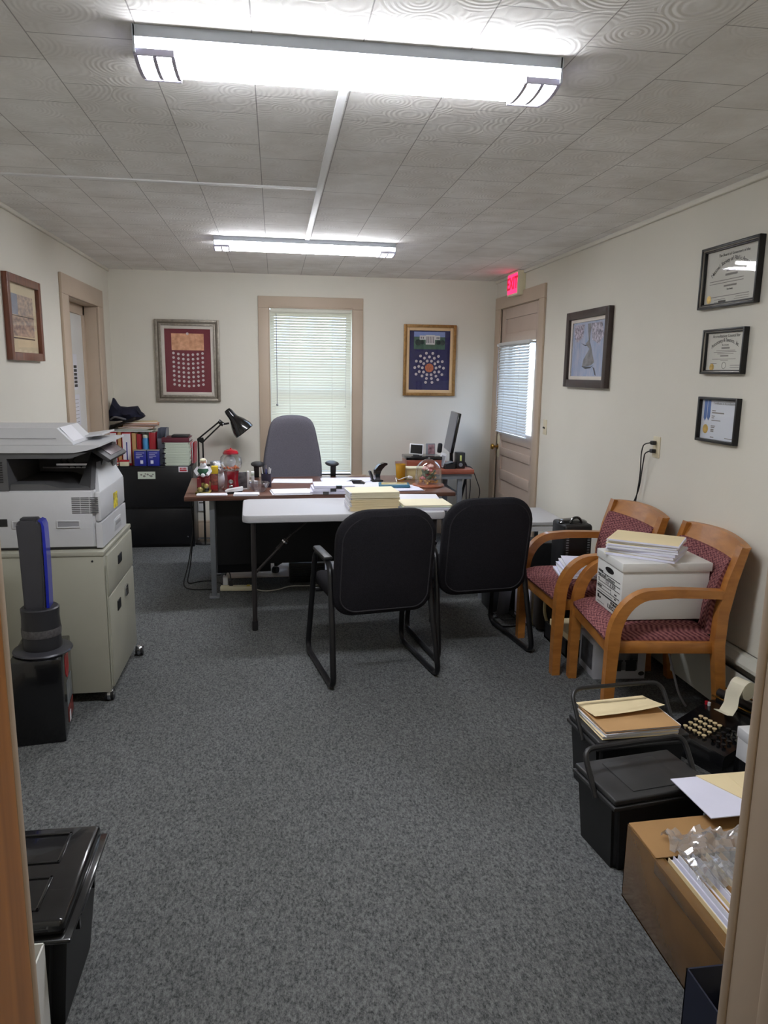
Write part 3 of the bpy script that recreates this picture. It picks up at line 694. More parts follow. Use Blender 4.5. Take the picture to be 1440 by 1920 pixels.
t, M = framed('certificate_frame', 'lowest black framed certificate, blue ribbon and gold seal down its left edge', 'certificate', (XR-.001, 3.333, 1.379), *RT,
    [(.325, .218, .014, 0, .026, M_BLKFR, 'frame')], (.30, .195, M_CERTB, 'certificate_paper'))
b = MB(); line_text(b, 'Certificate of Accreditation', .016, .037, .080); on_wall(b, M).build('lettering', M_INKF, t)
b = MB(); b.prism([(-.128, .095), (-.104, .095), (-.104, .01), (-.116, -.008), (-.128, .006)], .006, .007, 'z'); b.prism([(-.099, .095), (-.075, .095), (-.075, .012), (-.087, -.006), (-.099, .008)], .006, .007, 'z')
on_wall(b, M).build('ribbon_print', M_RIBBON, t)
b = MB()
for y, x0, x1, w_ in ((.044, -.06, -.03, .002), (.034, -.06, .04, .003), (.018, -.06, -.035, .002), (.009, -.06, -.04, .002), (-.003, -.06, .015, .002), (-.03, -.06, -.025, .002), (-.037, -.06, -.03, .002), (-.048, -.06, -.035, .003), (-.056, -.06, -.035, .003), (-.085, -.06, -.03, .002), (-.083, .06, .12, .0015)): b.box(x0, x1, y-w_, y+w_, .006, .0066)
on_wall(b, M).build('fine_print', M_INKF, t)
seal(M, -.105, -.048, .023, t)
on_wall(MB().box(-.15, .15, -.098, .098, .012, .0135), M).build('glass', M_PICGLASS, t)

# switch and outlet on the right wall
t = thing('light_switch', 'cream toggle light switch plate beside the exit door', 'light switch', (XR, 5.682, 1.177))
MB().box(XR-.006, XR, 5.645, 5.72, 1.118, 1.236, .003).build('wall_plate', M_OUTLET, t)
MB().rbox((XR-.012, 5.682, 1.172), (.018, .010, .012), (0, .5, 0), .002).build('toggle', M_INK, t)
t = thing('wall_outlet', 'ivory wall outlet plate above the wooden chairs with plugs in it', 'outlet', (XR, 3.91, 1.192))
MB().box(XR-.006, XR, 3.872, 3.948, 1.132, 1.252, .003).build('wall_plate', M_OUTLET, t)
b = MB()
for z in (1.216, 1.170): b.cyl((XR-.006, 3.915, z), (XR-.0085, 3.915, z), .017, n=18)
b.build('receptacle', M_OUTLET, t)
for lab, z, pts in (('black power cord plugged into the upper socket of the wall outlet', 1.216, [(XR-.03, 3.925, 1.216), (XR-.055, 3.96, 1.205), (XR-.04, 4.01, 1.15), (XR-.03, 4.02, 1.02), (XR-.03, 4.05, .86), (XR-.03, 4.085, .72), (XR-.04, 4.08, .5)]),
                    ('black power cord plugged into the lower socket of the wall outlet', 1.170, [(XR-.03, 3.925, 1.170), (XR-.05, 3.95, 1.155), (XR-.035, 3.99, 1.08), (XR-.025, 4.03, .93), (XR-.04, 4.09, .80), (XR-.03, 4.10, .72), (XR-.04, 4.12, .5)])):
    t = thing('electric_cable', lab, 'cord', (XR-.03, 4.0, .5), 0, 'cords in the wall outlet')
    MB().tube(fillet(pts, .05), .0035).build('cable', M_CORD, t)
    MB().box(XR-.035, XR-.0086, 3.90, 3.93, z-.011, z+.011, .004).build('plug', M_BLACK, t)

# papers on the white door in the left recess
x = XL-.114
t = thing('photo_sheet', 'narrow strip of small dark photographs taped on the white recessed door', 'paper', (x, 6.25, 1.5))
MB().box(x-.001, x, 6.14, 6.40, 1.42, 1.70).build('sheet', M_PAPER, t)
b = MB()
for i in range(6): b.box(x, x+.0008, 6.16, 6.25, 1.44+i*.042, 1.472+i*.042); b.box(x, x+.0008, 6.29, 6.38, 1.44+i*.03, 1.462+i*.03)
b.build('photo_print', M_INK, t)
t = thing('notice_sheet', 'pair of printed white notices taped below the photographs on the recessed door', 'paper', (x, 6.1, 1.1))
MB().box(x-.001, x, 6.16, 6.42, 1.13, 1.38).build('sheet', M_PAPER, t)
b = MB()
for i in range(7): b.box(x, x+.0006, 6.19, 6.38, 1.16+i*.03, 1.163+i*.03)
b.build('printed_lines', M_INKF, t)

# ================================================================= BLACK GUEST CHAIRS
def guest_chair(name, label):
    t = thing(name, label, 'chair', (0, 0, 0), 0)
    for s_ in (-1, 1):
        x = s_*.285; xt = s_*.262
        path = fillet([(x, .30, .0155), (x, -.30, .0155), (xt, -.19, .625), (xt, .14, .625)], .075, 6, True)
        MB().sweep(path, [(.0155*math.cos(a)*.85, .0155*math.sin(a)) for a in [2*PI*k/10 for k in range(10)]], True).build('sled_leg', M_BLACKMET, t, True)
        MB().box(xt-.024, xt+.024, -.165, .105, .630, .655, .011).build('armrest', M_BLACK, t, True)
    b = MB()
    for y, z in ((-.16, .405), (.14, .405)): b.cyl((-.27, y, z), (.27, y, z), .012)
    b.build('cross_tube', M_BLACKMET, t, True)
    b = MB().box(-.25, .25, -.29, .20, .40, .485, .035, seg=4); b.build('seat', M_BLACKFAB, t, True)
    # back: a rounded shell that leans back
    def outline(w, z0, z1, rt, rb, n=8):
        pts = []
        for cx_, cz_, r_, a0 in ((w-rt, z1-rt, rt, 0), (-w+rt, z1-rt, rt, PI/2), (-w+rb, z0+rb, rb, PI), (w-rb, z0+rb, rb, 3*PI/2)):
            for k in range(n+1):
                a = a0+PI/2*k/n; pts.append((cx_+r_*math.cos(a), cz_+r_*math.sin(a)))
        return pts
    def yof(z, x): return .205+(z-.36)*.165 - .05*(x/.26)**2*.6
    b = MB()
    lays = [(.94, -.030), (1.0, -.012), (1.0, .014), (.985, .030), (.90, .042), (.885, .043)]
    rings = []
    for f, dy in lays:
        o_ = outline(.262, .365, .925, .155, .09)
        cxm, czm = 0, .645
        rings.append([b.bm.verts.new((p[0]*f, yof(p[1], p[0])+dy, czm+(p[1]-czm)*f)) for p in o_])
    n = len(rings[0])
    for A, B in zip(rings, rings[1:]):
        for j in range(n): b.bm.faces.new((A[j], A[(j+1) % n], B[(j+1) % n], B[j]))
    for R_, dy in ((rings[0], -.040), (rings[-1], .046)):
        o_ = [v.co.copy() for v in R_]; prev = R_
        for f in (.7, .4):
            nx = []
            for c_ in o_:
                px, pz = c_.x*f, .645+(c_.z-.645)*f
                nx.append(b.bm.verts.new((px, yof(pz, px)+dy, pz)))
            for j in range(n): b.bm.faces.new((prev[j], prev[(j+1) % n], nx[(j+1) % n], nx[j]))
            prev = nx
        b.bm.faces.new(prev)
    b.build('backrest', M_BLACKFAB, t, True, smooth=60)
    # piping seam round the back panel
    o_ = [(p[0]*.90, yof(p[1]*.9+.0645, p[0])+.043, .645+(p[1]-.645)*.90) for p in outline(.262, .365, .925, .155, .09)]
    MB().tube(o_, .0035, 6, closed=True).build('piping', mat('dark_grey_piping', (38, 37, 41), .9), t, True)
    return t
g1 = guest_chair('guest_chair', 'black sled-base guest chair on the left of the pair facing the white folding table')
g1.location = (.50, 3.83, 0); g1.rotation_euler = (0, 0, math.radians(190))
g2 = copy_tree(g1); g2.location = (1.12, 4.12, 0); g2.rotation_euler = (0, 0, math.radians(187.5))
g2['label'] = 'black sled-base guest chair on the right of the pair, next to the wooden chairs'
g1['group'] = g2['group'] = 'black guest chairs at the folding table'

# ================================================================= WOODEN ARMCHAIRS
def arm_chair(name, label):
    t = thing(name, label, 'chair', (0, 0, 0), 0)
    for s_ in (-1, 1):
        x0, x1 = (s_*.31, s_*.262) if s_ > 0 else (-.31, -.262)
        x0, x1 = min(x0, x1), max(x0, x1)
        cl = [(-.265, 0, .042), (-.265, .15, .046), (-.262, .30, .05), (-.258, .42, .054)]
        cl += [(-.258+.13*(1-math.cos(a))*1.25, .42+.215*math.sin(a), .054-.012*a/(PI/2)) for a in [PI/2*k/10 for k in range(1, 11)]]
        cl += [(.0, .642, .040), (.12, .640, .038), (.215, .636, .038)]
        MB().strip(cl, x0, x1, 'x').build('front_leg_and_arm', M_OAK, t, True)
        cl = [(.262, 0, .038), (.242, .20, .044), (.218, .40, .050), (.222, .55, .050), (.250, .70, .046), (.292, .85, .036)]
        # smooth the curve
        out = []
        for i in range(len(cl)-1):
            for k in range(4):
                u = k/4; out.append(tuple(cl[i][j]*(1-u)+cl[i+1][j]*u for j in range(3)))
        out.append(cl[-1])
        MB().strip(out, x0, x1, 'x').build('rear_leg', M_OAK, t, True)
    b = MB(); b.box(-.262, .262, -.275, -.245, .345, .410, .004); b.build('front_rail', M_OAK, t, True)
    b = MB()
    for s_ in (-1, 1): b.box(s_*.275-.012, s_*.275+.012, -.25, .21, .355, .410, .004)
    b.box(-.262, .262, .20, .225, .355, .410, .004)
    b.build('side_rail', M_OAK, t, True)
    # crest rail: gently bowed back
    b = MB()
    def crest(u, v):
        x = -.30+.60*u; y = .262+.045*v+.035*(1-(2*u-1)**2); z = .765+.085*v+.018*(1-(2*u-1)**2)*v
        return (x, y, z)
    def slab(f, th, nx=14, ny=3):
        bb = MB(); F, Bk = [], []
        for i in range(nx+1):
            F.append([bb.bm.verts.new(Vector(f(i/nx, j/ny))+Vector((0, -th/2, 0))) for j in range(ny+1)])
            Bk.append([bb.bm.verts.new(Vector(f(i/nx, j/ny))+Vector((0, th/2, 0))) for j in range(ny+1)])
        for i in range(nx):
            for j in range(ny):
                bb.bm.faces.new((F[i][j], F[i+1][j], F[i+1][j+1], F[i][j+1])); bb.bm.faces.new((Bk[i][j], Bk[i][j+1], Bk[i+1][j+1], Bk[i+1][j]))
            bb.bm.faces.new((F[i][0], Bk[i][0], Bk[i+1][0], F[i+1][0])); bb.bm.faces.new((F[i][ny], F[i+1][ny], Bk[i+1][ny], Bk[i][ny]))
        for j in range(ny):
            bb.bm.faces.new((F[0][j], F[0][j+1], Bk[0][j+1], Bk[0][j])); bb.bm.faces.new((F[nx][j], Bk[nx][j], Bk[nx][j+1], F[nx][j+1]))
        return bb
    slab(crest, .028).build('crest_rail', M_OAK, t, True)
    def backp(u, v):
        x = -.262+.524*u; z = .44+.345*v; y = .205+.062*v*v+.030*(1-(2*u-1)**2)*v-.012*math.sin(PI*v)
        return (x, y, z)
    slab(backp, .045, 14, 8).build('back_cushion', M_WEAVE, t, True, smooth=60)
    def seatf(u, v):
        x = -.262+.524*u; y = -.285+.49*v
        return (x, y, .425)
    bb = MB(); nx, ny = 14, 14; T, B = [], []
    for i in range(nx+1):
        T.append([]); B.append([])
        for j in range(ny+1):
            u, v = i/nx, j/ny; e = (1-abs(2*u-1)**6)*(1-abs(2*v-1)**6)
            x, y, z = seatf(u, v)
            T[-1].append(bb.bm.verts.new((x, y-.012*(1-(2*u-1)**2)*(1-v), .425+.055*e**.6))); B[-1].append(bb.bm.verts.new((x, y, .408)))
    for i in range(nx):
        for j in range(ny):
            bb.bm.faces.new((T[i][j], T[i+1][j], T[i+1][j+1], T[i][j+1])); bb.bm.faces.new((B[i][j], B[i][j+1], B[i+1][j+1], B[i+1][j]))
        bb.bm.faces.new((T[i][0], B[i][0], B[i+1][0], T[i+1][0])); bb.bm.faces.new((T[i][ny], T[i+1][ny], B[i+1][ny], B[i][ny]))
    for j in range(ny):
        bb.bm.faces.new((T[0][j], T[0][j+1], B[0][j+1], B[0][j])); bb.bm.faces.new((T[nx][j], B[nx][j], B[nx][j+1], T[nx][j+1]))
    bb.build('seat_cushion', M_WEAVE, t, True, smooth=60)
    return t
a1 = arm_chair('wooden_armchair', 'nearer wooden armchair with maroon seat holding the white file storage box')
AX, AY, AR = 1.775, 3.225, math.radians(-97)
a1.location = (AX, AY, 0); a1.rotation_euler = (0, 0, AR)
a2 = copy_tree(a1); a2.location = (1.735, 3.875, 0); a2.rotation_euler = (0, 0, math.radians(-90))
a2['label'] = 'farther wooden armchair with maroon seat holding a stack of loose white papers'
a1['group'] = a2['group'] = 'wooden armchairs along the right wall'

# ================================================================= EXECUTIVE CHAIR
t = thing('office_chair', 'tall grey high-back swivel chair behind the desk in front of the window', 'chair', (.152, 6.03, 0), math.radians(3))
def ex_outline():
    ctrl = [(.225, .52), (.250, .66), (.250, .80), (.236, .92), (.208, 1.05), (.190, 1.14), (.158, 1.20), (.088, 1.226), (0, 1.230)]
    pts = ctrl+[(-x, z) for x, z in reversed(ctrl[:-1])]+[(-.15, .47), (.15, .47)]
    return pts
o_ = ex_outline(); b = MB(); rings = []
def yy(x, z): return .24+.10*(z-.5)**1.0*.35+.05*math.sin((z-.5)*4)-.05*(x/.26)**2
for f, dy in ((.86, -.045), (.96, -.04), (1, -.015), (1, .02), (.96, .04), (.86, .048)):
    rings.append([b.bm.verts.new((x*f, yy(x, z)+dy, .86+(z-.86)*f)) for x, z in o_])
n = len(o_)
for A, B in zip(rings, rings[1:]):
    for j in range(n): b.bm.faces.new((A[j], A[(j+1) % n], B[(j+1) % n], B[j]))
for R_, sg in ((rings[0], -1), (rings[-1], 1)):
    base = [v.co.copy() for v in R_]; prev = R_
    for f in (.6, .25):
        nx = [b.bm.verts.new((c.x*f, yy(c.x*f, .86+(c.z-.86)*f)+sg*.052, .86+(c.z-.86)*f)) for c in base]
        for j in range(n): b.bm.faces.new((prev[j], prev[(j+1) % n], nx[(j+1) % n], nx[j]))
        prev = nx
    b.bm.faces.new(prev)
b.build('backrest', M_GREYFAB, t, True, sub=1, smooth=80)
MB().box(-.26, .26, -.28, .22, .46, .56, .045, seg=4).build('seat', M_GREYFAB, t, True)
for s_ in (-1, 1):
    MB().sphere((s_*.30, -.03, .852), .055, (1, 2.3, .36), 20).build('armrest', M_BLACK, t, True)
    b = MB().strip([(-.03, .84, .05), (-.02, .74, .045), (0, .60, .04), (0, .46, .04)], s_*.31-.02, s_*.31+.02, 'x')
    b.box(min(s_*.1, s_*.33), max(s_*.1, s_*.33), -.03, .03, .44, .46); b.build('arm_post', M_BLACK, t, True)
MB().box(-.04, .04, .14, .30, .44, .47).strip([(.27, .44, .03), (.285, .62, .03)], -.035, .035, 'x').build('back_bracket', M_BLACK, t, True)
MB().cyl((0, 0, .10), (0, 0, .46), .03).build('gas_lift', M_BLACKMET, t, True)
for k in range(5):
    a = 2*PI*k/5+.3; c_, s_ = math.cos(a), math.sin(a)
    MB().sweep([(0, 0, .10), (.16*c_, .16*s_, .095), (.30*c_, .30*s_, .072)], lambda u: [(-.022+.008*u, -.014), (.022-.008*u, -.014), (.018-.006*u, .014), (-.018+.006*u, .014)], up=(0, 0, 1)).build('base_arm', M_BLACK, t, True)
    MB().cyl((.30*c_-.018*s_, .30*s_+.018*c_, .028), (.30*c_+.018*s_, .30*s_-.018*c_, .028), .028, n=16).build('caster', M_BLACK, t, True)
MB().cyl((0, 0, .085), (0, 0, .125), .045).build('base_hub', M_BLACK, t, True)

# ================================================================= DESK
DR = math.radians(3.0); D0 = (-.612, 5.02)      # front left corner of the top
def dk(x, y, z=0):      # desk frame (x along the front, y to the back) -> world
    return (D0[0]+x*math.cos(DR)-y*math.sin(DR), D0[1]+x*math.sin(DR)+y*math.cos(DR), z)
t = thing('desk', 'walnut-topped desk with black steel front panel and grey metal legs', 'desk', (D0[0], D0[1], 0), DR)
MB().box(0, 1.89, 0, .92, .720, .750, .003).build('desktop', M_WALNUT, t, True)
MB().box(.20, 1.73, .26, .275, .205, .705).build('modesty_panel', M_BLACKMET, t, True)
for x in (.175, 1.735):
    MB().box(x-.018, x+.018, .14, .18, .0, .720, .003).box(x-.035, x+.035, .11, .21, .0, .012, .003).build('leg', M_GREYMET, t, True)
    MB().box(x-.018, x+.018, .76, .80, .0, .720, .003).box(x-.035, x+.035, .73, .83, .0, .012, .003).build('leg', M_GREYMET, t, True)
for x0, x1 in ((.20, .58), (1.33, 1.71)):
    p = MB().box(x0, x1, .28, .88, .14, .715, .003).build('pedestal', M_BLACKMET, t, True)
    for k in range(3): MB().box(x0+.01, x1-.01, .88, .898, .15+k*.19, .325+k*.19, .003).build('drawer', M_BLACKMET, p, True)
MB().box(.20, 1.70, .145, .165, .705, .720).build('front_rail', M_GREYMET, t, True)

# ================================================================= FOLDING TABLE
TR = math.radians(1.8); T0 = (-.205, 4.405)
def tk(x, y, z=0): return (T0[0]+x*math.cos(TR)-y*math.sin(TR), T0[1]+x*math.sin(TR)+y*math.cos(TR), z)
t = thing('folding_table', 'white plastic folding table pushed against the front of the desk', 'table', (T0[0], T0[1], 0), TR)
TW, TD = 1.26, .60
b = MB(); r = .045
pts = [(TW-r+r*math.cos(a), TD-r+r*math.sin(a)) for a in [PI/2*k/6 for k in range(7)]]+[(r+r*math.cos(a), TD-r+r*math.sin(a)) for a in [PI/2+PI/2*k/6 for k in range(7)]]
pts += [(r+r*math.cos(a), r+r*math.sin(a)) for a in [PI+PI/2*k/6 for k in range(7)]]+[(TW-r+r*math.cos(a), r+r*math.sin(a)) for a in [3*PI/2+PI/2*k/6 for k in range(7)]]
def ringz(z, ins):
    return [b.bm.verts.new((TW/2+(p[0]-TW/2)*(1-ins/(TW/2)), TD/2+(p[1]-TD/2)*(1-ins/(TD/2)), z)) for p in pts]
rs = [ringz(.685, .012), ringz(.690, .002), ringz(.700, 0), ringz(.724, 0), ringz(.732, .004), ringz(.735, .012)]
for A, B in zip(rs, rs[1:]):
    for j in range(len(pts)): b.bm.faces.new((A[j], A[(j+1) % len(pts)], B[(j+1) % len(pts)], B[j]))
b.bm.faces.new(list(reversed(rs[0]))); b.bm.faces.new(rs[-1])
b.build('tabletop', M_TABLEW, t, True)
for x in (.065, TW-.065):
    for y in (.05, TD-.05):
        b = MB().cyl((x, y, .03), (x, y, .69), .0155, n=14); lg = b.build('leg', M_DARKMET, t, True)
        MB().cyl((x, y, 0), (x, y, .06), .019, n=14).build('leg_cap', M_BLACK, lg, True)
    MB().cyl((x, .05, .60), (x, TD-.05, .60), .010).cyl((x, .05, .30), (x, TD-.05, .30), .010).build('leg_crossbar', M_DARKMET, t, True)
    s_ = 1 if x < .5 else -1
    MB().cyl((x+s_*.01, TD/2, .30), (x+s_*.24, TD/2, .545), .009).cyl((x+s_*.15, TD/2-.001, .45), (x+s_*.21, TD/2, .514), .016).cyl((x+s_*.22, TD/2, .525), (x+s_*.40, TD/2, .68), .006).build('folding_brace', M_DARKMET, t, True)
    MB().cyl((x+s_*.195, TD/2, .498), (x+s_*.202, TD/2, .507), .022).build('locking_ring', M_CHROME, t, True)

# ================================================================= TYPING DESK by the exit
t = thing('computer_desk', 'cherry-topped computer desk on grey metal legs in the back right corner', 'desk', (1.10, 6.42, 0))
MB().box(1.15, 1.765, 6.42, 7.10, .700, .742, .004).build('desktop', M_REDWOOD, t)
MB().box(1.17, 1.745, 6.435, 6.45, .655, .700).box(1.17, 1.745, 7.07, 7.085, .655, .700).box(1.735, 1.75, 6.45, 7.07, .655, .700).build('apron', M_GREYMET, t)
for x in (1.20, 1.645):
    for y in (6.47, 7.05): MB().box(x-.022, x+.022, y-.02, y+.02, 0, .70, .003).build('leg', M_GREYMET, t)
MB().box(1.18, 1.66, 6.49, 7.04, .50, .515).build('lower_shelf', M_GREYMET, t)

# ================================================================= LATERAL FILE behind
t = thing('filing_cabinet', 'low wide black metal filing cabinet in the back left corner under the binders', 'cabinet', (-1.10, 6.95, 0))
MB().box(-1.465, -.745, 6.775, 7.145, 0, .742, .004).build('body', M_BLACKMET, t)
for z0, z1 in ((.03, .355), (.375, .73)):
    d = MB().box(-1.455, -.755, 6.757, 6.778, z0, z1, .003).build('drawer', M_BLACKMET, t)
MB().cyl((-.80, 6.757, .10), (-.80, 6.752, .10), .006).build('lock', M_CHROME, t)
t = thing('label_sticker', 'pale green banknote-like sticker on the black filing cabinet front', 'sticker', (-1.14, 6.755, .66))
MB().box(-1.215, -1.065, 6.7545, 6.7568, .63, .695).build('sheet', M_PAPERG, t)
b = MB()
for x, z, r_ in ((-1.185, .667, .010), (-1.16, .655, .012), (-1.13, .67, .010), (-1.10, .655, .012), (-1.085, .67, .008), (-1.15, .675, .007), (-1.115, .66, .007)): b.sphere((x, 6.7545, z), r_, (1, .04, .8), 10)
b.build('dark_print', M_INKF, t)
t = thing('label_sticker', 'small red and white sticker at the top right of the black filing cabinet', 'sticker', (-.82, 6.755, .72))
MB().box(-.862, -.782, 6.7545, 6.7568, .690, .738).build('sheet', M_PAPER, t)
b = MB(); b.box(-.852, -.792, 6.7535, 6.7546, .698, .710)
for k in range(5): b.box(-.850+k*.012, -.842+k*.012, 6.7535, 6.7546, .713, .730)
b.build('red_print', M_RED, t)

# ================================================================= PUTTY FILE + PRINTER
t = thing('filing_cabinet', 'putty-coloured steel pedestal file on casters under the printer', 'cabinet', (-1.12, 3.82, 0))
MB().box(-1.44, -.800, 3.49, 4.14, .055, .730, .004).build('body', M_PUTTY, t)
MB().box(-1.445, -.796, 3.485, 4.145, .730, .751, .004).build('top', M_PUTTY, t)
d1 = MB().box(-.802, -.790, 3.53, 4.125, .525, .722, .004).build('drawer', M_PUTTY, t)
d2 = MB().box(-.802, -.790, 3.53, 4.125, .065, .518, .004).build('drawer', M_PUTTY, t)
MB().rbox((-.789, 3.79, .645), (.006, .085, .045), (0, 0, 0), .002).build('recessed_pull', M_BLACK, d1)
MB().rbox((-.789, 3.72, .425), (.006, .075, .05), (0, 0, 0), .002).build('recessed_pull', M_BLACK, d2)
MB().rbox((-.786, 3.90, .445), (.010, .05, .055), (0, 0, 0), .002).build('latch', M_CHROME, d2)
MB().rbox((-.795, 3.506, .38), (.003, .012, .60)).build('seam_strip', M_PUTTY, t)
MB().cyl((-.85, 3.4905, .705), (-.85, 3.488, .705), .005).build('screw', M_BLACK, t)
for x, y in ((-1.38, 3.55), (-.815, 3.53), (-1.38, 4.08), (-.775, 4.11)):
    c = MB().cyl((x-.020, y, .027), (x-.008, y, .027), .027, n=20).cyl((x+.008, y, .027), (x+.020, y, .027), .027, n=20).build('caster', M_BLACK, t)
    MB().cyl((x-.007, y, .029), (x+.007, y, .029), .030, n=20).cyl((x-.0225, y, .027), (x+.0225, y, .027), .011, n=14).sphere((x, y-.002, .048), .022, (1, 1.1, .42)).build('caster_fork', M_CHROME, c)

t = thing('printer', 'large light grey multifunction laser printer on the putty file cabinet', 'printer', (-1.14, 3.84, .752))
PX0, PX1, PY0, PY1 = -1.43, -.812, 3.535, 4.10; Z0 = .752; ZB = 1.030
MB().box(PX0, PX1-.02, PY0+.004, PY1, Z0+.012, ZB, .004).build('body', M_PRN, t)
MB().box(PX0+.01, PX1-.03, PY0+.02, PY1-.02, Z0, Z0+.012).build('plinth', M_PRND, t)
p = MB().box(PX0-.002, PX1-.035, PY0-.006, PY0+.006, Z0+.014, ZB-.003, .004).build('side_panel', M_PRN, t)
MB().box(PX1-.023, PX1+.004, PY0-.004, PY1-.02, .885, ZB-.005, .008).build('front_cover', M_PRN, t)
MB().prism([(PY0-.004, .760), (PY1-.02, .760), (PY1-.02, .879), (PY0-.004, .879)], PX1-.023, PX1+.006, 'x').build('paper_tray', M_PRN, t)
h = MB().rbox((PX1+.006, 3.86, .815), (.006, .16, .06), (0, 0, 0), .003).build('tray_handle', M_PRN, t)
MB().rbox((PX1+.0095, 3.86, .822), (.002, .12, .022), (0, 0, 0), .001).build('grip_slot', M_FROST, h)
MB().rbox((PX1+.005, 3.85, .935), (.002, .09, .075)).build('yellow_sticker', mat('yellow_sticker', (226, 196, 40), .6, noise=(40, .5, (120, 104, 40))), t)
b = MB()
for i in range(9):
    for j in range(3): b.box(-.935+j*.040, -.898+j*.040, PY0-.0075, PY0-.005, .925+i*.0088, .9295+i*.0088)
b.build('vent_grille', M_PRND, p)
for x, w_ in ((-.955, .105), (-1.165, .07)):
    b = MB(); ring(b, w_, .036, .006, 0, .004, .001); b.bm.transform(wall_M((x, PY0-.0065, .875), (1, 0, 0), (0, -1, 0))); g = b.build('grip_recess', M_PRN, p)
    b = MB().box(-w_/2+.004, w_/2-.004, -.016, .016, .0002, .0012); b.bm.transform(wall_M((x, PY0-.0065, .875), (1, 0, 0), (0, -1, 0))); b.build('recess_shade_panel', M_FROST, t)  # flat grey panel, its colour stands in for shade inside the grip
MB().rbox((-1.245, PY0-.007, .885), (.05, .003, .035)).build('port', M_BLACK, p)
MB().rbox((-1.15, PY0-.007, .80), (.05, .003, .035), (0, 0, 0), .001).build('port_cover', M_PRND, p)
MB().box(PX0, -1.205, PY0+.002, PY1, ZB, 1.205).box(PX0, PX1-.03, PY1-.10, PY1, ZB, 1.205).prism([(-1.205, 1.178), (-.93, 1.178), (-.86, 1.205), (-1.205, 1.205)], PY0+.002, PY1, 'y').build('upper_housing', M_PRND, t)
MB().prism([(-1.205, ZB), (PX1-.03, ZB), (PX1-.06, ZB+.012), (-.98, ZB+.008), (-1.05, ZB+.03), (-1.2, ZB+.03)], PY0+.012, PY1-.10, 'y').build('output_tray', M_PRND, t)
def hull(pts):
    b = MB(); vs = [b.bm.verts.new(q) for q in pts]; bmesh.ops.convex_hull(b.bm, input=vs); return b
hull([(PX1-.03, PY0+.01, ZB), (PX1-.022, PY1-.1, ZB), (PX1-.04, PY0+.01, ZB+.003), (-.872, PY1-.1, 1.165), (-.935, PY1-.12, 1.175), (-.905, PY0+.30, 1.150), (-.93, PY0+.10, ZB)]).build('inner_cheek', M_PRND, t)
hull([(PX1-.022, PY0+.02, ZB-.004), (PX1+.002, PY0+.0, ZB-.008), (PX1-.02, PY1-.03, ZB), (PX1+.003, PY1-.03, ZB-.005), (PX1-.062, PY1-.03, 1.145), (PX1-.075, PY1-.09, 1.145), (PX1-.075, PY0+.30, 1.135), (PX1-.062, PY0+.34, 1.135)]).build('front_cheek', M_PRN, t)
MB().box(-1.18, -.95, PY1-.13, PY1-.105, 1.08, 1.088).box(-1.10, -.95, PY1-.18, PY1-.12, 1.10, 1.11).build('output_rollers', M_CHROME, t)
b = MB()
for k in range(3): b.tube([(-1.06+k*.03, PY1-.13, 1.17), (-1.09+k*.03, PY1-.14, 1.12), (-1.05+k*.03, PY1-.13, 1.085)], .003, 6)
b.build('paper_guide', M_BLACK, t)
b = MB()
for i in range(9): b.box(-1.39, -1.225, PY0-.001, PY0+.003, 1.07+i*.011, 1.075+i*.011)
b.build('side_vent', M_BLACK, t)
MB().prism([(PX0, 1.205), (-.91, 1.205), (-.855, 1.216), (-.80, 1.232), (-.80, 1.240), (PX0, 1.240)], PY0-.006, PY1+.01, 'y').build('scanner_bed', M_PRN, t)
hull([(x, y, z) for y, dx in ((PY0-.004, 0), (PY0+.36, .0)) for x, z in ((PX0, 1.241), (-.912+dx, 1.241), (-.915, 1.250), (-.980, 1.318), (PX0, 1.318))]).build('document_feeder', M_PRN, t)
MB().box(PX0, -.985, PY0-.0065, PY0-.004, 1.270, 1.272).build('feeder_seam', M_FROST, t)
hull([(-.975, PY0+.03, 1.3185), (-.918, PY0+.03, 1.256), (-.975, PY0+.22, 1.3185), (-.918, PY0+.22, 1.256), (-.972, PY0+.03, 1.3165), (-.921, PY0+.03, 1.253), (-.972, PY0+.22, 1.3165)]).build('feeder_label', M_PAPER, t)
MB().rbox((-.915, PY0+.40, 1.258), (.15, .28, .010), (0, -.14, 0), .003).build('lid_tray', M_PRN, t)
cp = MB().rbox((-.835, PY0+.36, 1.178), (.105, .40, .020), (0, math.radians(36), 0), .004).build('control_panel', M_PRNI, t)
MB().rbox((-.832, PY0+.38, 1.191), (.075, .27, .003), (0, math.radians(36), 0), .001).build('touch_screen', mat('dim_screen', (58, 52, 56), .35, noise=(38, .5, (112, 92, 98))), cp)

# box with fan on top
t = thing('product_box', 'black glossy product carton with red and white printing under the tower fan', 'box', (-1.0, 3.22, 0), math.radians(8))
MB().box(-.13, .075, -.115, .195, .0, .375, .006).build('carton', M_BLACKG, t, True)
MB().rbox((.0765, .03, .31), (.002, .10, .085), (0, 0, 0)).cyl((.0755, .03, .285), (.0775, .03, .285), .045, n=20).build('red_print', M_RED, t, True)
MB().rbox((.0765, .06, .17), (.002, .15, .11)).build('grey_picture_print', mat('grey_photo_print', (70, 76, 80), .4, noise=(25, .5, (130, 134, 136))), t, True)
MB().rbox((.0765, .07, .07), (.002, .15, .065)).build('brown_red_print', mat('brown_red_print', (120, 50, 44), .5), t, True)
MB().rbox((.0782, .03, .055), (.001, .035, .045)).build('white_label', M_PAPER, t, True)
t = thing('tower_fan', 'slim gunmetal bladeless fan with blue-edged loop standing on the black carton', 'fan', (-1.015, 3.235, .376), math.radians(4))
MB().lathe([(0, 0), (.118, 0), (.122, .006), (.118, .012), (.085, .018), (0, .018)], n=36).build('base_plate', M_GUN, t, True)
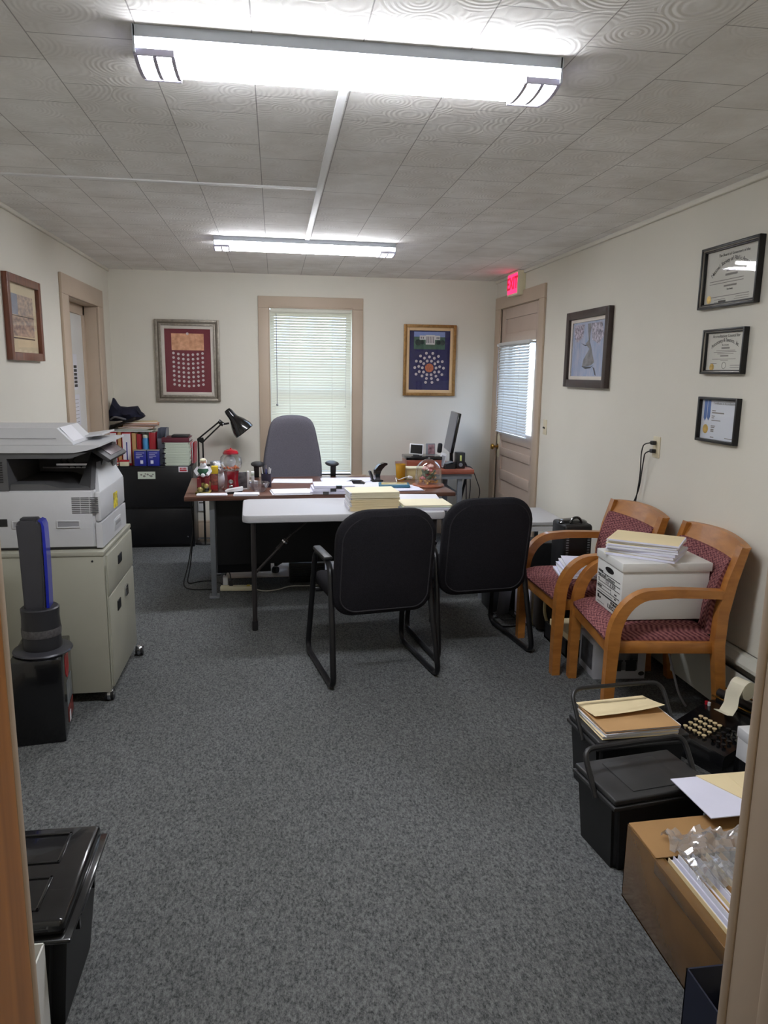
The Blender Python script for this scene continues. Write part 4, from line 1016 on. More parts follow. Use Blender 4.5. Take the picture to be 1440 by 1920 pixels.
MB().lathe([(.078, .016), (.080, .03), (.078, .06), (.078, .115), (.076, .16), (.078, .195), (.072, .20), (0, .20)], n=32).build('motor_base', M_GUN2, t, True)
MB().lathe([(.0795, .075), (.0805, .08), (.0805, .105), (.0795, .11)], n=32).build('air_intake_band', mat('intake_grey', (78, 76, 78), .4, noise=(120, .3)), t, True)
# tall loop seen from behind: slab with rounded top, blue band round its right edge
def loop_outline(x0, x1, z0, z1, r):
    return [(x0+.006, z0), (x1-.006, z0), (x1, z1-r)]+[(x1-r+r*math.cos(a), z1-r+r*math.sin(a)) for a in [PI/2*k/6 for k in range(1, 7)]]+[(x0+r+r*math.cos(a), z1-r+r*math.sin(a)) for a in [PI/2+PI/2*k/6 for k in range(6)]]+[(x0, z1-r)]
b = MB().prism(loop_outline(-.060, .036, .17, .582, .020), -.040, .040, 'y')
bmesh.ops.bevel(b.bm, geom=[e for e in b.bm.edges if abs(e.verts[0].co.y-e.verts[1].co.y) < 1e-5], offset=.010, segments=3, affect='EDGES')
b.build('loop', M_GUN, t, True)
b = MB().strip([(.026, .581, .004), (.038, .574, .008), (.043, .555, .011), (.044, .45, .012), (.043, .30, .012), (.040, .17, .011)], -.036, .040, 'y'); b.build('blue_edge', M_BLUELED, t, True)
MB().box(-.048, .020, -.025, .025, .575, .589, .004).build('top_vent', M_GUN2, t, True)

# floor totes left
def tote(name, label, x0, x1, y0, y1, h, taper=.03):
    t = thing(name, label, 'storage bin', ((x0+x1)/2, (y0+y1)/2, 0))
    b = MB(); A = [b.bm.verts.new(p) for p in ((x0+taper, y0+taper, .002), (x1-taper, y0+taper, .002), (x1-taper, y1-taper, .002), (x0+taper, y1-taper, .002))]
    B = [b.bm.verts.new(p) for p in ((x0, y0, h), (x1, y0, h), (x1, y1, h), (x0, y1, h))]
    b.bm.faces.new(list(reversed(A))); b.bm.faces.new(B)
    for j in range(4): b.bm.faces.new((A[j], A[(j+1) % 4], B[(j+1) % 4], B[j]))
    bmesh.ops.bevel(b.bm, geom=[e for e in b.bm.edges if abs(e.verts[0].co.z-e.verts[1].co.z) > .05], offset=.03, segments=4, affect='EDGES')
    b.build('tub', M_BLACK, t)
    return t
TX0, TX1, TY0, TY1 = -1.06, -.487, 1.57, 1.965
t = tote('storage_tote', 'black lidded storage tote on the carpet at lower left by the doorway', TX0+.03, TX1-.012, TY0+.012, TY1-.012, .295)
MB().box(TX0, TX1+.008, TY0-.005, TY1+.005, .288, .300, .005).box(TX0+.01, TX1-.008, TY0+.010, TY1-.010, .298, .338, .012, seg=3).build('lid', M_BLACKG, t)
b = MB()
for y0, y1 in ((TY0+.05, TY0+.165), (TY0+.225, TY0+.345)):
    for q in ((TX0+.06, TX1-.075, y0, y0+.007), (TX0+.06, TX1-.075, y1, y1+.007), (TX1-.082, TX1-.075, y0, y1+.007)): b.box(q[0], q[1], q[2], q[3], .3375, .3415, .001)
b.build('lid_ribs', M_BLACKG, t)
MB().box(TX1-.02, TX1-.002, 1.70, 1.84, .255, .262, .002).box(TX1-.02, TX1-.006, 1.69, 1.70, .225, .288).box(TX1-.02, TX1-.006, 1.84, 1.85, .225, .288).build('side_handle', M_BLACKG, t)
# white open carton in front of it
t = thing('open_carton', 'open white cardboard carton in front of the black tote at lower left', 'box', (-.66, 1.46, 0))
b = MB(); b.box(-.80, -.535, 1.553, 1.557, 0, .305); b.box(-.537, -.533, 1.36, 1.557, 0, .302); b.box(-.80, -.796, 1.36, 1.557, 0, .302); b.box(-.80, -.533, 1.36, 1.364, 0, .302); b.box(-.80, -.533, 1.36, 1.557, 0, .004)
b.build('walls', M_WHITE, t)
MB().rbox((-.49, 1.50, .018), (.08, .006, .035), (0, 0, .6)).build('loose_flap', M_WHITE, t)

# ================================================================= THINGS ON THE LATERAL FILE
ZT = .743
def book(name, label, cat, x0, x1, y0, y1, z1, m, edge=None, group=None, z0=ZT, spine=None):
    t = thing(name, label, cat, ((x0+x1)/2, (y0+y1)/2, z0), 0, group)
    th = .0035 if (x1-x0) > .02 else .002
    b = MB(); b.box(x0, x0+th, y0, y1, z0, z1, .001); b.box(x1-th, x1, y0, y1, z0, z1, .001); b.box(x0, x1, y0, y0+th, z0, z1, .001); b.build('cover', m, t)
    MB().box(x0+th, x1-th, y0+th, y1-.008, z0+.004, z1-.006).build('pages', M_PAGES, t)
    if spine:
        MB().box(x0+(x1-x0)*.08, x1-(x1-x0)*.08, y0-.001, y0, z0+.02, z1-.01).build('spine_label', spine, t)
    return t
yb = 6.83
G = 'upright binders on the black filing cabinet'
bk = [(-1.462, -1.392, 1.040, M_RED, M_PAPER, 'wide red binder with white spine, first from the left on the black cabinet'),
      (-1.388, -1.356, 1.038, M_BROWNFOLD, None, 'thin brown binder between the two white-spined red binders'),
      (-1.352, -1.270, 1.036, M_RED, M_PAPER, 'wide red binder with white spine and blue lettering, third from the left'),
      (-1.266, -1.228, 1.030, M_BROWNFOLD, None, 'tan folder-stuffed binder to the right of the blue-lettered binder'),
      (-1.224, -1.186, 1.022, M_REDG, None, 'narrow glossy red binder just left of the light blue can'),
      (-1.118, -1.062, 1.036, M_REDG, None, 'glossy red binder between the light blue can and the grey book ends')]
for x0, x1, z1, m_, sp, lab in bk:
    t = book('binder', lab, 'binder', x0, x1, yb, yb+.27, z1, m_, group=G, spine=sp)
    if 'blue lettering' in lab:
        b = MB(); b.rbox(((x0+x1)/2, yb-.0014, .87), (.010, .0008, .16)); b.build('spine_lettering', M_BLUE, t)
t = thing('spray_can', 'light blue aerosol can standing between the red binders', 'can', (-1.152, 6.87, ZT))
MB().lathe([(0, 0), (.030, 0), (.031, .01), (.031, .225), (.024, .243), (.012, .247), (0, .247)], (-1.152, 6.87, ZT), 20).build('can', M_SKYBLUE, t)
MB().lathe([(.025, .243), (.026, .262), (.02, .270), (0, .270)], (-1.152, 6.87, ZT), 18).build('cap', M_PAPERG, t)
t = thing('book_end', 'grey metal magazine holder at the right end of the binder row', 'organizer', (-1.02, 6.93, ZT))
b = MB(); b.prism([(6.86, ZT), (7.10, ZT), (7.10, 1.065), (6.95, 1.065), (6.86, .98)], -1.055, -1.050, 'x'); b.prism([(6.86, ZT), (7.10, ZT), (7.10, 1.065), (6.95, 1.065), (6.86, .98)], -.985, -.980, 'x'); b.box(-1.055, -.98, 6.86, 6.865, ZT, .98); b.box(-1.055, -.98, 7.095, 7.10, ZT, 1.065)
b.build('body', mat('blue_grey_metal', (120, 126, 142), .35, metal=.5), t)
for k, x in enumerate((-1.190, -1.078)):
    lab = ('blue printed tin box, left of two', 'blue printed tin box, right of two')[k]+' in front of the red binders'
    t = thing('tin_box', lab, 'box', (x, 6.79, ZT), 0, 'pair of blue tins on the black cabinet')
    MB().box(x-.052, x+.052, 6.768, 6.818, ZT, .878, .004).build('body', M_BLUE, t)
    MB().box(x-.053, x+.053, 6.767, 6.819, .878, .888, .003).build('rim', M_SILVERLINE, t)
    b = MB()
    for i, w_ in enumerate((.07, .05, .06, .03)): b.box(x-.035, x-.035+w_, 6.7665, 6.7682, .862-i*.014-.004, .862-i*.014)
    b.box(x+.012*(1-2*k)-.012, x+.012*(1-2*k)+.012, 6.7665, 6.7682, .765, .795)
    b.build('white_print', M_PAPERB, t)
t = thing('card_box', 'small red and cream card box leaning at the foot of the binders', 'box', (-1.33, 6.79, ZT))
MB().box(-1.365, -1.29, 6.765, 6.80, ZT, .795, .002).build('body', M_CREAM, t)
MB().box(-1.367, -1.288, 6.763, 6.802, .783, .797, .002).build('lid', M_RED, t)
t = thing('pamphlet_pile', 'low jumble of small red and cream pamphlets beside the card box', 'papers', (-1.42, 6.80, ZT))
for k in range(5): MB().rbox((-1.415, 6.795, ZT+.006+k*.008), (.075, .05, .006), (0, 0, random.uniform(-.3, .3)), .001).build('pamphlet', (M_CREAM, M_RED, M_PAPER)[k % 3], t)
# ledger pads in a stack
for k in range(14):
    z = ZT+.0001+k*.0148
    t = thing('ledger_pad', 'pale green ledger pad, %s in the pile on the cabinet right end' % ordinal(13-k), 'paper', (-.875, 6.93, z), random.uniform(-.035, .035), 'pile of pale green pads')
    w_ = .105+random.uniform(-.004, .006)
    MB().box(-w_, w_, -.135, .14, 0, .0125, .001).build('pages', M_PAPERG, t, True)
    MB().box(-w_-.003, w_+.002, -.137, .14, .0125, .0140).build('cover', M_PAPERG, t, True)
    if k % 3 == 1: MB().box(-w_-.022, -w_+.01, -.136, -.11, .003, .011, .003).build('binder_clip', M_BLACKG, t, True)
zt = ZT+14*.0148+.0004
t = thing('book', 'thick maroon hardback book on top of the pale green pads', 'book', (-.885, 6.93, zt))
MB().box(-1.005, -.765, 6.80, 7.07, zt, zt+.004, .001).box(-1.005, -.765, 6.80, 7.07, zt+.036, zt+.040, .001).box(-1.005, -.765, 6.797, 6.803, zt, zt+.040, .002).build('cover', mat('maroon_cloth', (92, 30, 44), .6), t)
MB().box(-.998, -.772, 6.803, 7.06, zt+.004, zt+.036).build('pages', M_PAGES, t)
t = thing('case', 'slim black case lying on the maroon book', 'case', (-.85, 6.92, zt+.041))
MB().box(-.925, -.775, 6.83, 6.99, zt+.041, zt+.062, .006).build('case', M_BLACK, t)
MB().box(-.926, -.774, 6.829, 6.991, zt+.0505, zt+.0525, .001).build('seam', M_INK, t)
t = thing('folder_sheaf', 'standing sheaf of pinkish-red papers behind the right side of the green pads', 'papers', (-.76, 7.0, ZT))
for k in range(4): MB().rbox((-.765+k*.010, 7.02, ZT+.10), (.004, .2, .19), (0, -.05+.03*k, 0), .001).build('sheet', (mat('pink_paper', (206, 120, 128), .7), M_PAPER, M_RED, mat('pink_paper', (206, 120, 128), .7))[k], t)
# sloppy pile over the binders
G = 'loose folders lying on top of the binder row'
pz = 1.0415
specs = [('pale green tablet lying directly on the binder tops', M_PAPERG, (-1.27, 6.96), (.36, .24, .012), 0.02, 0, 'paper'),
         ('pale green folder, second layer on the binder tops', M_PAPERG, (-1.29, 6.96), (.33, .23, .010), -.06, 0, 'folder'),
         ('peach folder with bent corner in the pile above the binders', mat('peach_folder', (222, 178, 140), .8), (-1.24, 6.97), (.30, .23, .014), .05, .02, 'folder'),
         ('tan kraft envelope in the pile above the binders', M_BROWNFOLD, (-1.21, 6.97), (.31, .22, .012), .18, -.01, 'folder'),
         ('pinkish folder near the top of the pile above the binders', mat('pinkish_folder', (214, 160, 138), .8), (-1.20, 6.96), (.30, .22, .010), .10, .04, 'folder'),
         ('manila folder topmost in the pile above the binders', M_MANILA, (-1.21, 6.97), (.29, .22, .012), .22, .03, 'folder')]
for lab, m_, c_, sz, rz, ry, cat in specs:
    t = thing('file_folder', lab, cat, (c_[0], c_[1], pz), rz, G)
    MB().box(-sz[0]/2, sz[0]/2, -sz[1]/2, sz[1]/2, 0, .0015).box(-sz[0]/2, sz[0]/2+.006, -sz[1]/2, sz[1]/2, sz[2]-.0025, sz[2]-.0005).build('cover', m_, t, True)
    MB().box(-sz[0]/2+.006, sz[0]/2-.004, -sz[1]/2+.006, sz[1]/2-.006, .0015, sz[2]-.0028).build('sheets', M_PAPER, t, True)
    pz += sz[2]+.003
t = thing('newspaper', 'folded grey newspaper sloping down at the left of the pile above the binders', 'paper', (-1.37, 6.92, 1.06))
for k in range(4):
    MB().grid(8, 3, lambda u, v, k=k: (-1.462+.235*u, 6.80+.22*v, 1.062+k*.009+.085*u*u**.2+.004*math.sin(9*v+k))).grid(8, 3, lambda u, v, k=k: (-1.462+.235*u, 6.80+.22*v, 1.0645+k*.009+.085*u*u**.2+.004*math.sin(9*v+k))).build('section', mat('newsprint', (150, 146, 144), .85, noise=(70, .35)), t)
# navy cloth bag crumpled on top
t = thing('cloth_bag', 'crumpled dark navy cloth bag on top of the folders in the left corner', 'bag', (-1.31, 6.93, 1.13))
b = MB(); nu, nv = 26, 14
sil = [(0, .0, .10), (.05, .0, .145), (.12, .0, .215), (.20, .0, .17), (.30, .005, .135), (.5, .0, .13), (.7, .005, .135), (.82, .01, .14), (.87, .02, .09), (.95, .03, .075), (1.0, .045, .05)]
def hat(u):
    for (a, l0, h0), (c, l1, h1) in zip(sil, sil[1:]):
        if u <= c: k = (u-a)/(c-a); return l0+(l1-l0)*k, h0+(h1-h0)*k
    return sil[-1][1:]
V = []
for i in range(nu+1):
    u = i/nu; lo, hi = hat(u); row = []
    for j in range(nv):
        a = 2*PI*j/nv; cy_, cz_ = math.cos(a), math.sin(a)
        k = 1+.13*math.sin(7*a+9*u)+.08*math.sin(3*a-14*u)
        row.append(b.bm.verts.new((-1.460+.30*u, 6.925+.095*cy_*k*(.5+.5*math.sin(PI*min(1, .12+u*.9))), 1.128+(lo+hi)/2+(hi-lo)/2*cz_*(1 if abs(cz_) > .9 else k))))
    V.append(row)
for i in range(nu):
    for j in range(nv): b.bm.faces.new((V[i][j], V[i][(j+1) % nv], V[i+1][(j+1) % nv], V[i+1][j]))
b.bm.faces.new(V[0]); b.bm.faces.new(list(reversed(V[-1])))
b.build('bag_body', M_DEEPNAVY, t, smooth=50)
MB().tube(fillet([(-1.44, 6.85, 1.15), (-1.40, 6.825, 1.175), (-1.34, 6.825, 1.16), (-1.31, 6.84, 1.15)], .02), .009).build('grey_strap', mat('grey_webbing', (96, 96, 100), .8), t)

# ================================================================= FLOOR LAMP
t = thing('floor_lamp', 'black swing-arm floor lamp behind the left end of the desk', 'lamp', (-.664, 6.93, 0))
LX, LY = -.664, 6.93
MB().lathe([(0, 0), (.115, 0), (.115, .008), (.09, .016), (.02, .022), (0, .022)], (LX, LY, 0), 32).build('base', M_BLACKG, t)
MB().cyl((LX, LY, .02), (LX, LY, .66), .010).build('pole', M_BLACKG, t)
MB().cyl((LX-.035, LY, .66), (LX+.035, LY, .66), .012).box(LX-.04, LX+.0, LY-.01, LY+.01, .655, .70).build('lower_joint', M_BLACKG, t)
MB().cyl((LX-.036, LY, .68), (LX-.036, LY, .965), .0075).cyl((LX+.004, LY, .68), (LX+.004, LY, .945), .0075).build('lower_arm', M_BLACKG, t)
MB().prism([(LX-.045, .975), (LX-.045, .955), (LX+.0, .93), (LX+.02, .945), (LX+.01, .985)], LY-.008, LY+.008, 'y').build('elbow', M_BLACKG, t)
MB().cyl((LX-.040, LY, .968), (-.505, LY, 1.130), .0075).cyl((LX+.006, LY, .945), (-.488, LY, 1.108), .0075).build('upper_arm', M_BLACKG, t)
MB().cyl((-.515, LY, 1.135), (-.47, LY, 1.10), .020).cyl((-.49, LY-.03, 1.12), (-.49, LY+.02, 1.12), .014).cyl((-.47, LY, 1.105), (-.42, LY, 1.115), .009).build('swivel', M_BLACKG, t)
ax = Vector((.62, -.10, -.78)).normalized(); Mh = Matrix.Translation((-.425, LY-.02, 1.225)) @ ax.to_track_quat('Z', 'Y').to_matrix().to_4x4()
b = MB().lathe([(0, -.02), (.028, -.015), (.036, .01), (.038, .06), (.044, .085), (.075, .14), (.094, .195), (.096, .235), (.092, .235), (.088, .19), (.068, .14), (.036, .09), (0, .085)], (0, 0, 0), 28, Mh)
b.build('lamp_shade', M_BLACKG, t)
MB().sphere(Mh @ Vector((0, 0, .15)), .032).build('bulb', M_WHITE, t)

# things behind the desk left
t = thing('hanging_notice', 'white card with black printed label hung low on the wall beside the black cabinet', 'paper', (-.70, 7.165, .28))
MB().box(-.742, -.680, 7.155, 7.168, .26, .62, .001).build('card', M_PLASTICW, t)
MB().box(-.728, -.694, 7.1535, 7.1552, .42, .50).box(-.735, -.685, 7.1535, 7.1552, .335, .345).build('printed_label', M_INK, t)
t = thing('electric_cable', 'black cords hanging from the desk edge and looping on the carpet', 'cord', (-.65, 5.5, 0))
MB().tube(fillet([(-.62, 5.45, .70), (-.61, 5.50, .42), (-.66, 5.52, .15), (-.70, 5.45, .006), (-.62, 5.36, .005), (-.45, 5.36, .005)], .06), .0045).build('cable', M_CORD, t)
MB().tube(fillet([(-.60, 5.46, .70), (-.615, 5.54, .40), (-.655, 5.60, .12), (-.675, 5.50, .006), (-.60, 5.58, .005), (-.50, 5.60, .005), (-.42, 5.50, .005)], .05), .0045).build('cable', M_CORD, t)
t = thing('power_strip', 'cream power strip lying on the carpet under the desk front panel', 'power strip', (-.30, 5.33, 0), math.radians(-4))
MB().box(-.115, .115, -.025, .025, .002, .036, .006).build('housing', M_CREAM, t, True)
MB().box(.075, .10, -.012, .012, .036, .042, .002).build('switch', mat('amber_switch', (216, 196, 70), .4), t, True)
b = MB()
for x in (-.085, -.045, -.005): b.cyl((x, 0, .036), (x, 0, .0372), .013, n=14)
b.build('socket', M_OUTLET, t, True)
t = thing('plug', 'black plugs with cords standing in the cream power strip', 'plug', (-.33, 5.33, .037))
MB().box(-.352, -.322, 5.318, 5.345, .0375, .075, .005).build('plug_body', M_BLACK, t)
MB().tube(fillet([(-.337, 5.33, .075), (-.345, 5.35, .13), (-.37, 5.37, .17), (-.38, 5.36, .22)], .03), .004).build('cable', M_CORD, t)
t = thing('power_adapter', 'small white adapter on the carpet beside the desk leg', 'adapter', (-.385, 5.42, 0))
MB().box(-.40, -.365, 5.40, 5.44, 0, .09, .004).build('body', M_PLASTICW, t)
MB().tube(fillet([(-.382, 5.42, .09), (-.37, 5.40, .13), (-.34, 5.37, .16)], .02), .003).build('cable', M_CORD, t)
t = thing('extension_cord', 'white cord running along the carpet from the power strip to the right', 'cord', (.1, 5.33, 0))
MB().tube(fillet([(-.175, 5.32, .012), (-.10, 5.27, .006), (.0, 5.30, .005), (.09, 5.40, .005), (.25, 5.38, .005), (.45, 5.45, .005)], .08), .0045).build('cable', M_WHCORD, t)
t = thing('chair_mat', 'pale wood-look chair mat on the carpet beneath the desk', 'mat', (.1, 6.2, 0))
MB().box(-.40, .75, 5.66, 6.75, 0.0005, .006, .002).build('mat', wood_mat('pale_ash_mat', (176, 160, 148), (208, 194, 182), (1.5, 26, 26), .5, 0), t)
t = thing('subwoofer', 'black ribbed computer box on the carpet under the desk', 'computer', (.24, 5.55, 0))
MB().box(.09, .36, 5.48, 5.655, .003, .155, .006).build('case', M_BLACK, t)
b = MB()
for i in range(7): b.box(.10, .35, 5.476, 5.481, .03+i*.016, .038+i*.016)
b.build('ribs', M_BLACKG, t)

# ================================================================= ON THE FOLDING TABLE
zt = .7355
for k in range(9):
    th = .0135 if k < 8 else .010
    t = thing('manila_folder', 'manila file folder, %s in the stack on the white folding table' % ordinal(8-k), 'folder', (.605+random.uniform(-.006, .006), 4.625+random.uniform(-.006, .006), zt), math.radians(3)+random.uniform(-.03, .03), 'stack of manila folders on the folding table')
    m_ = M_MANILA2 if k > 4 else M_MANILA
    MB().box(-.152, .156, -.118, .118, 0, .0012).box(-.152, .156, -.118, .118, th-.0018, th-.0006).box(-.150, -.152+.304, -.1185, -.117, 0, th-.0006).build('cover', m_, t, True)
    MB().box(-.160, .150, -.115, .112, .0014, th-.0022).build('sheets', M_PAPER, t, True)
    zt += th
zt = .7355
for k in range(3):
    th = (.012, .010, .008)[k]
    t = thing('manila_folder', 'manila file folder, %s of the low pile at the table right end' % ('lowest', 'middle', 'uppermost')[k], 'folder', (.935+k*.004, 4.625+k*.006, zt), math.radians(-4+3*k), 'low pile of folders at the right end of the folding table')
    MB().box(-.155, .16, -.125, .125, 0, .0012).box(-.155, .16, -.125, .125, th-.0018, th-.0006).build('cover', (M_PAPERB, M_PAPERG, M_MANILA2)[k], t, True)
    MB().box(-.150, .155, -.12, .12, .0012, th-.0018).build('sheets', M_PAPER, t, True)
    zt += th
t = thing('paper_stack', 'thick ream of white paper with a curled top sheet behind the low folder pile', 'paper', (.93, 4.86, .7355), math.radians(-6))
MB().box(-.15, .15, -.105, .12, 0, .024, .001).build('ream', M_PAPERB, t, True)
MB().grid(8, 4, lambda u, v: (-.155+.31*u, -.108+.23*v, .0255+.010*max(0, u-.6)*(1-v))).grid(8, 4, lambda u, v: (-.155+.31*u, -.108+.23*v, .0262+.010*max(0, u-.6)*(1-v))).build('top_sheet', M_PAPER, t, True)

# ================================================================= ON THE DESK
DZ = .7504
def dthing(name, label, cat, x, y, rz=0, group=None, z=DZ): return thing(name, label, cat, (x, y, z), rz, group)
# seated santa figurine
t = dthing('santa_figurine', 'bearded santa figurine in green vest and red trousers seated at the desk left edge', 'figurine', -.497, 5.20)
b = MB(); b.lathe([(0, .115), (.034, .12), (.040, .145), (.036, .175), (.022, .190), (0, .192)], n=16); b.build('shirt', M_PAPER, t, True)
MB().lathe([(.036, .125), (.0425, .14), (.0415, .16), (.033, .178)], n=16).build('vest', mat('green_vest', (40, 88, 64), .7), t, True)
b = MB().sweep([(-.034, 0, .175), (-.052, -.012, .15), (-.030, -.035, .128)], [(-.011, -.011), (.011, -.011), (.011, .011), (-.011, .011)], up=(0, 1, 0)); b.sweep([(.034, 0, .175), (.048, -.012, .15), (.026, -.035, .128)], [(-.011, -.011), (.011, -.011), (.011, .011), (-.011, .011)], up=(0, 1, 0)); b.sphere((0, -.042, .126), .014); b.build('arms', M_PAPER, t, True)
MB().sphere((0, -.004, .210), .021, (1, 1, 1.1)).sphere((-.0, -.026, .210), .005).build('head', mat('painted_skin', (204, 158, 138), .6), t, True)
MB().sphere((0, -.008, .230), .021, (1, 1.1, .45)).box(-.016, .016, -.036, -.012, .222, .227, .002).build('cap', M_CREAM, t, True)
MB().sphere((0, -.016, .190), .022, (1, .8, 1.15)).sphere((0, .010, .215), .025, (1, .8, 1)).build('beard', M_PAPER, t, True)
b = MB().box(-.04, .04, -.03, .03, .07, .122, .012)
for s_ in (-1, 1): b.sweep([(s_*.02, 0, .10), (s_*.026, -.045, .095), (s_*.026, -.050, .045)], [(-.016, -.014), (.016, -.014), (.016, .014), (-.016, .014)], up=(1, 0, 0))
b.build('trousers', mat('dark_red_cloth', (120, 28, 36), .7), t, True)
b = MB()
for s_ in (-1, 1): b.box(s_*.026-.014, s_*.026+.014, -.072, -.036, .016, .046, .008)
b.build('boots', M_BLACKG, t, True)
b = MB().box(-.045, .045, -.035, .04, .012, .075, .01).sphere((-.02, -.065, .03), .02).sphere((.022, -.06, .055), .018).box(-.055, .05, -.075, .045, 0, .016, .006); b.build('rock_seat', mat('mossy_gold', (150, 134, 70), .4, metal=.3, noise=(30, .5, (52, 54, 34))), t, True)
t = dthing('gift_tin', 'small tin with yellow gift block on top, beside the santa figurine', 'box', -.437, 5.265)
MB().box(-.032, .032, -.026, .026, 0, .125, .003).build('body', mat('brown_red_tin', (146, 78, 64), .4, noise=(40, .6, (60, 40, 40))), t, True)
MB().box(-.010, .034, -.027, .023, .125, .178, .002).build('yellow_block', mat('yellow_card', (224, 192, 44), .6), t, True)
MB().box(-.031, .031, -.0275, -.026, .015, .045).build('red_print', M_RED, t, True)
t = dthing('stuffed_bear', 'small white plush bear face behind the gift tin', 'toy', -.405, 5.42)
MB().sphere((0, 0, .06), .045, (1, .8, 1.3)).build('body', M_PAPER, t, True)
MB().sphere((0, -.01, .145), .040).sphere((-.032, 0, .178), .014).sphere((.032, 0, .178), .014).sphere((0, -.042, .135), .015).build('head', M_PAPER, t, True)
MB().sphere((-.013, -.045, .155), .005).sphere((.013, -.045, .155), .005).sphere((0, -.057, .138), .005).build('face', M_INKB, t, True)
t = dthing('mug', 'tall white travel mug with grey lid and black handle behind the figurine', 'mug', -.445, 5.62)
MB().lathe([(0, 0), (.034, 0), (.038, .02), (.040, .145), (0, .145)], n=24).build('cup', M_PLASTICW, t, True)
MB().lathe([(.042, .143), (.042, .165), (.036, .172), (0, .174)], n=24).build('lid', M_GREYMET, t, True)
MB().tube([(-.036, 0, .14), (-.068, 0, .14), (-.070, 0, .03), (-.036, 0, .03)], .008, fil=.02).build('handle', M_BLACK, t, True)
# gumball machine
t = dthing('gumball_machine', 'red gumball machine with glass globe and red dome lid on the desk', 'candy machine', -.315, 5.30)
MB().lathe([(0, 0), (.062, 0), (.064, .012), (.052, .02), (.046, .08), (.052, .13), (.056, .14), (0, .14)], n=6).build('base', M_REDG, t, True)
MB().lathe([(.048, .14), (.070, .165), (.078, .20), (.072, .235), (.050, .262), (.046, .262), (.068, .233), (.074, .20), (.066, .166), (.046, .143)], n=28).build('glass_globe', M_GLASS, t, True)
MB().lathe([(0, .258), (.054, .258), (.056, .266), (.046, .282), (.020, .292), (0, .295)], n=28).sphere((0, 0, .296), .006).build('lid', M_REDG, t, True)
MB().cyl((0, -.049, .07), (0, -.060, .07), .016).box(-.004, .004, -.068, -.058, .056, .084, .001).build('coin_knob', M_CHROME, t, True)
MB().box(-.014, .014, -.062, -.05, .022, .044, .003).build('chute', M_CHROME, t, True)
MB().sphere((-.010, 0, .205), .043, (1, 1, 1.05), 20).build('baseball', M_PAPER, t, True)
b = MB()
for k in range(26):
    a = random.uniform(0, 2*PI); r_ = random.uniform(.02, .052); b.sphere((r_*math.cos(a), r_*math.sin(a), .155+random.uniform(0, .012)), .0085, n=8)
o = b.build('gumballs', mat('orange_gum', (226, 122, 54), .3, noise=(90, .6, (200, 60, 50))), t, True); o['kind'] = 'stuff'
t = dthing('photo_block', 'dark photo block in a clear stand to the right of the gumball machine', 'picture', -.238, 5.33, .1)
MB().box(-.035, .030, -.004, .004, .01, .125, .001).build('photo', mat('dark_photo', (86, 84, 88), .4, noise=(30, .6, (40, 40, 44))), t, True)
MB().box(.032, .047, -.02, .03, 0, .13, .002).box(-.04, .045, -.02, .03, 0, .008, .002).build('stand', M_PLASTICW, t, True)
t = dthing('card_holder', 'white card box end standing right of the dark photo block', 'box', -.166, 5.33)
MB().box(-.010, .010, -.02, .03, 0, .128, .002).build('body', M_PLASTICW, t, True)
MB().box(-.011, .011, -.0215, -.0195, .10, .12, .001).build('tab', M_PAPERG, t, True)
t = dthing('stapler', 'white and black wedge-shaped stapler at the desk front edge', 'stapler', -.290, 5.155, .15)
MB().prism([(-.055, 0), (.055, 0), (.055, .018), (-.045, .012)], -.022, .022, 'y').build('base', M_BLACK, t, True)
MB().prism([(-.058, .012), (.058, .020), (.060, .045), (-.040, .030), (-.060, .020)], -.024, .024, 'y').build('top', M_PLASTICW, t, True)
def sheets(name, lab, x, y, rz, w_, d_, n_, m_=M_PAPER, z=DZ, cat='paper', group=None, jit=.03, th=.0012):
    t = thing(name, lab, cat, (x, y, z), rz, group)
    for k in range(n_):
        M = Matrix.Translation((random.uniform(-jit, jit)*.3, random.uniform(-jit, jit)*.3, k*th)) @ Matrix.Rotation(random.uniform(-jit, jit)*2, 4, 'Z')
        MB().box(-w_/2, w_/2, -d_/2, d_/2, 0.0001, th*.9, 0, M).build('sheet', m_, t, True)
    return t
sheets('envelope', 'thin pile of white envelopes at the left end of the desk front', -.43, 5.085, .03, .20, .075, 3, th=.003)
sheets('envelope', 'white envelope pile in front of the cut glass bowl', -.205, 5.085, -.02, .165, .09, 4, th=.003)
t = dthing('glass_bowl', 'cut glass candy bowl on the desk', 'bowl', -.120, 5.24)
pr = [(0, 0), (.040, 0), (.045, .008), (.062, .035), (.074, .062), (.072, .064), (.058, .036), (.038, .010), (0, .008)]
MB().lathe(pr, n=36).build('bowl', clear_mat('cut_glass', (.90, .90, .93), .18, .12), t, True)
b = MB()
for k in range(20):
    a = 2*PI*k/20; b.cyl((.050*math.cos(a), .050*math.sin(a), .014), (.073*math.cos(a), .073*math.sin(a), .06), .0022, n=6)
b.build('cut_ridges', M_GLASS, t, True)
t = dthing('pen_cup', 'dark mesh pen cup full of pens beside the glass bowl', 'pen holder', -.072, 5.44)
MB().lathe([(0, 0), (.036, 0), (.038, .10), (.036, .10), (.034, .004), (0, .004)], n=24).build('cup', mat('dark_violet_mesh', (52, 48, 66), .4, metal=.4), t, True)
for k in range(8):
    a = 2*PI*k/8; m_ = (M_PLASTICW, M_BLACK, M_CHROME, M_RED, M_PLASTICW, M_BLACK, M_BLUE, M_PLASTICW)[k]
    MB().cyl((.015*math.cos(a), .015*math.sin(a), .006), (.033*math.cos(a), .033*math.sin(a), .135+.012*(k % 3)), .004, n=8).build('pen', m_, t, True)
t = dthing('tape_roll', 'white adhesive tape roll lying left of the pen cup', 'tape', -.185, 5.50)
MB().lathe([(.025, 0), (.05, 0), (.05, .035), (.025, .035), (.025, 0)], n=28).build('roll', M_PLASTICW, t, True)
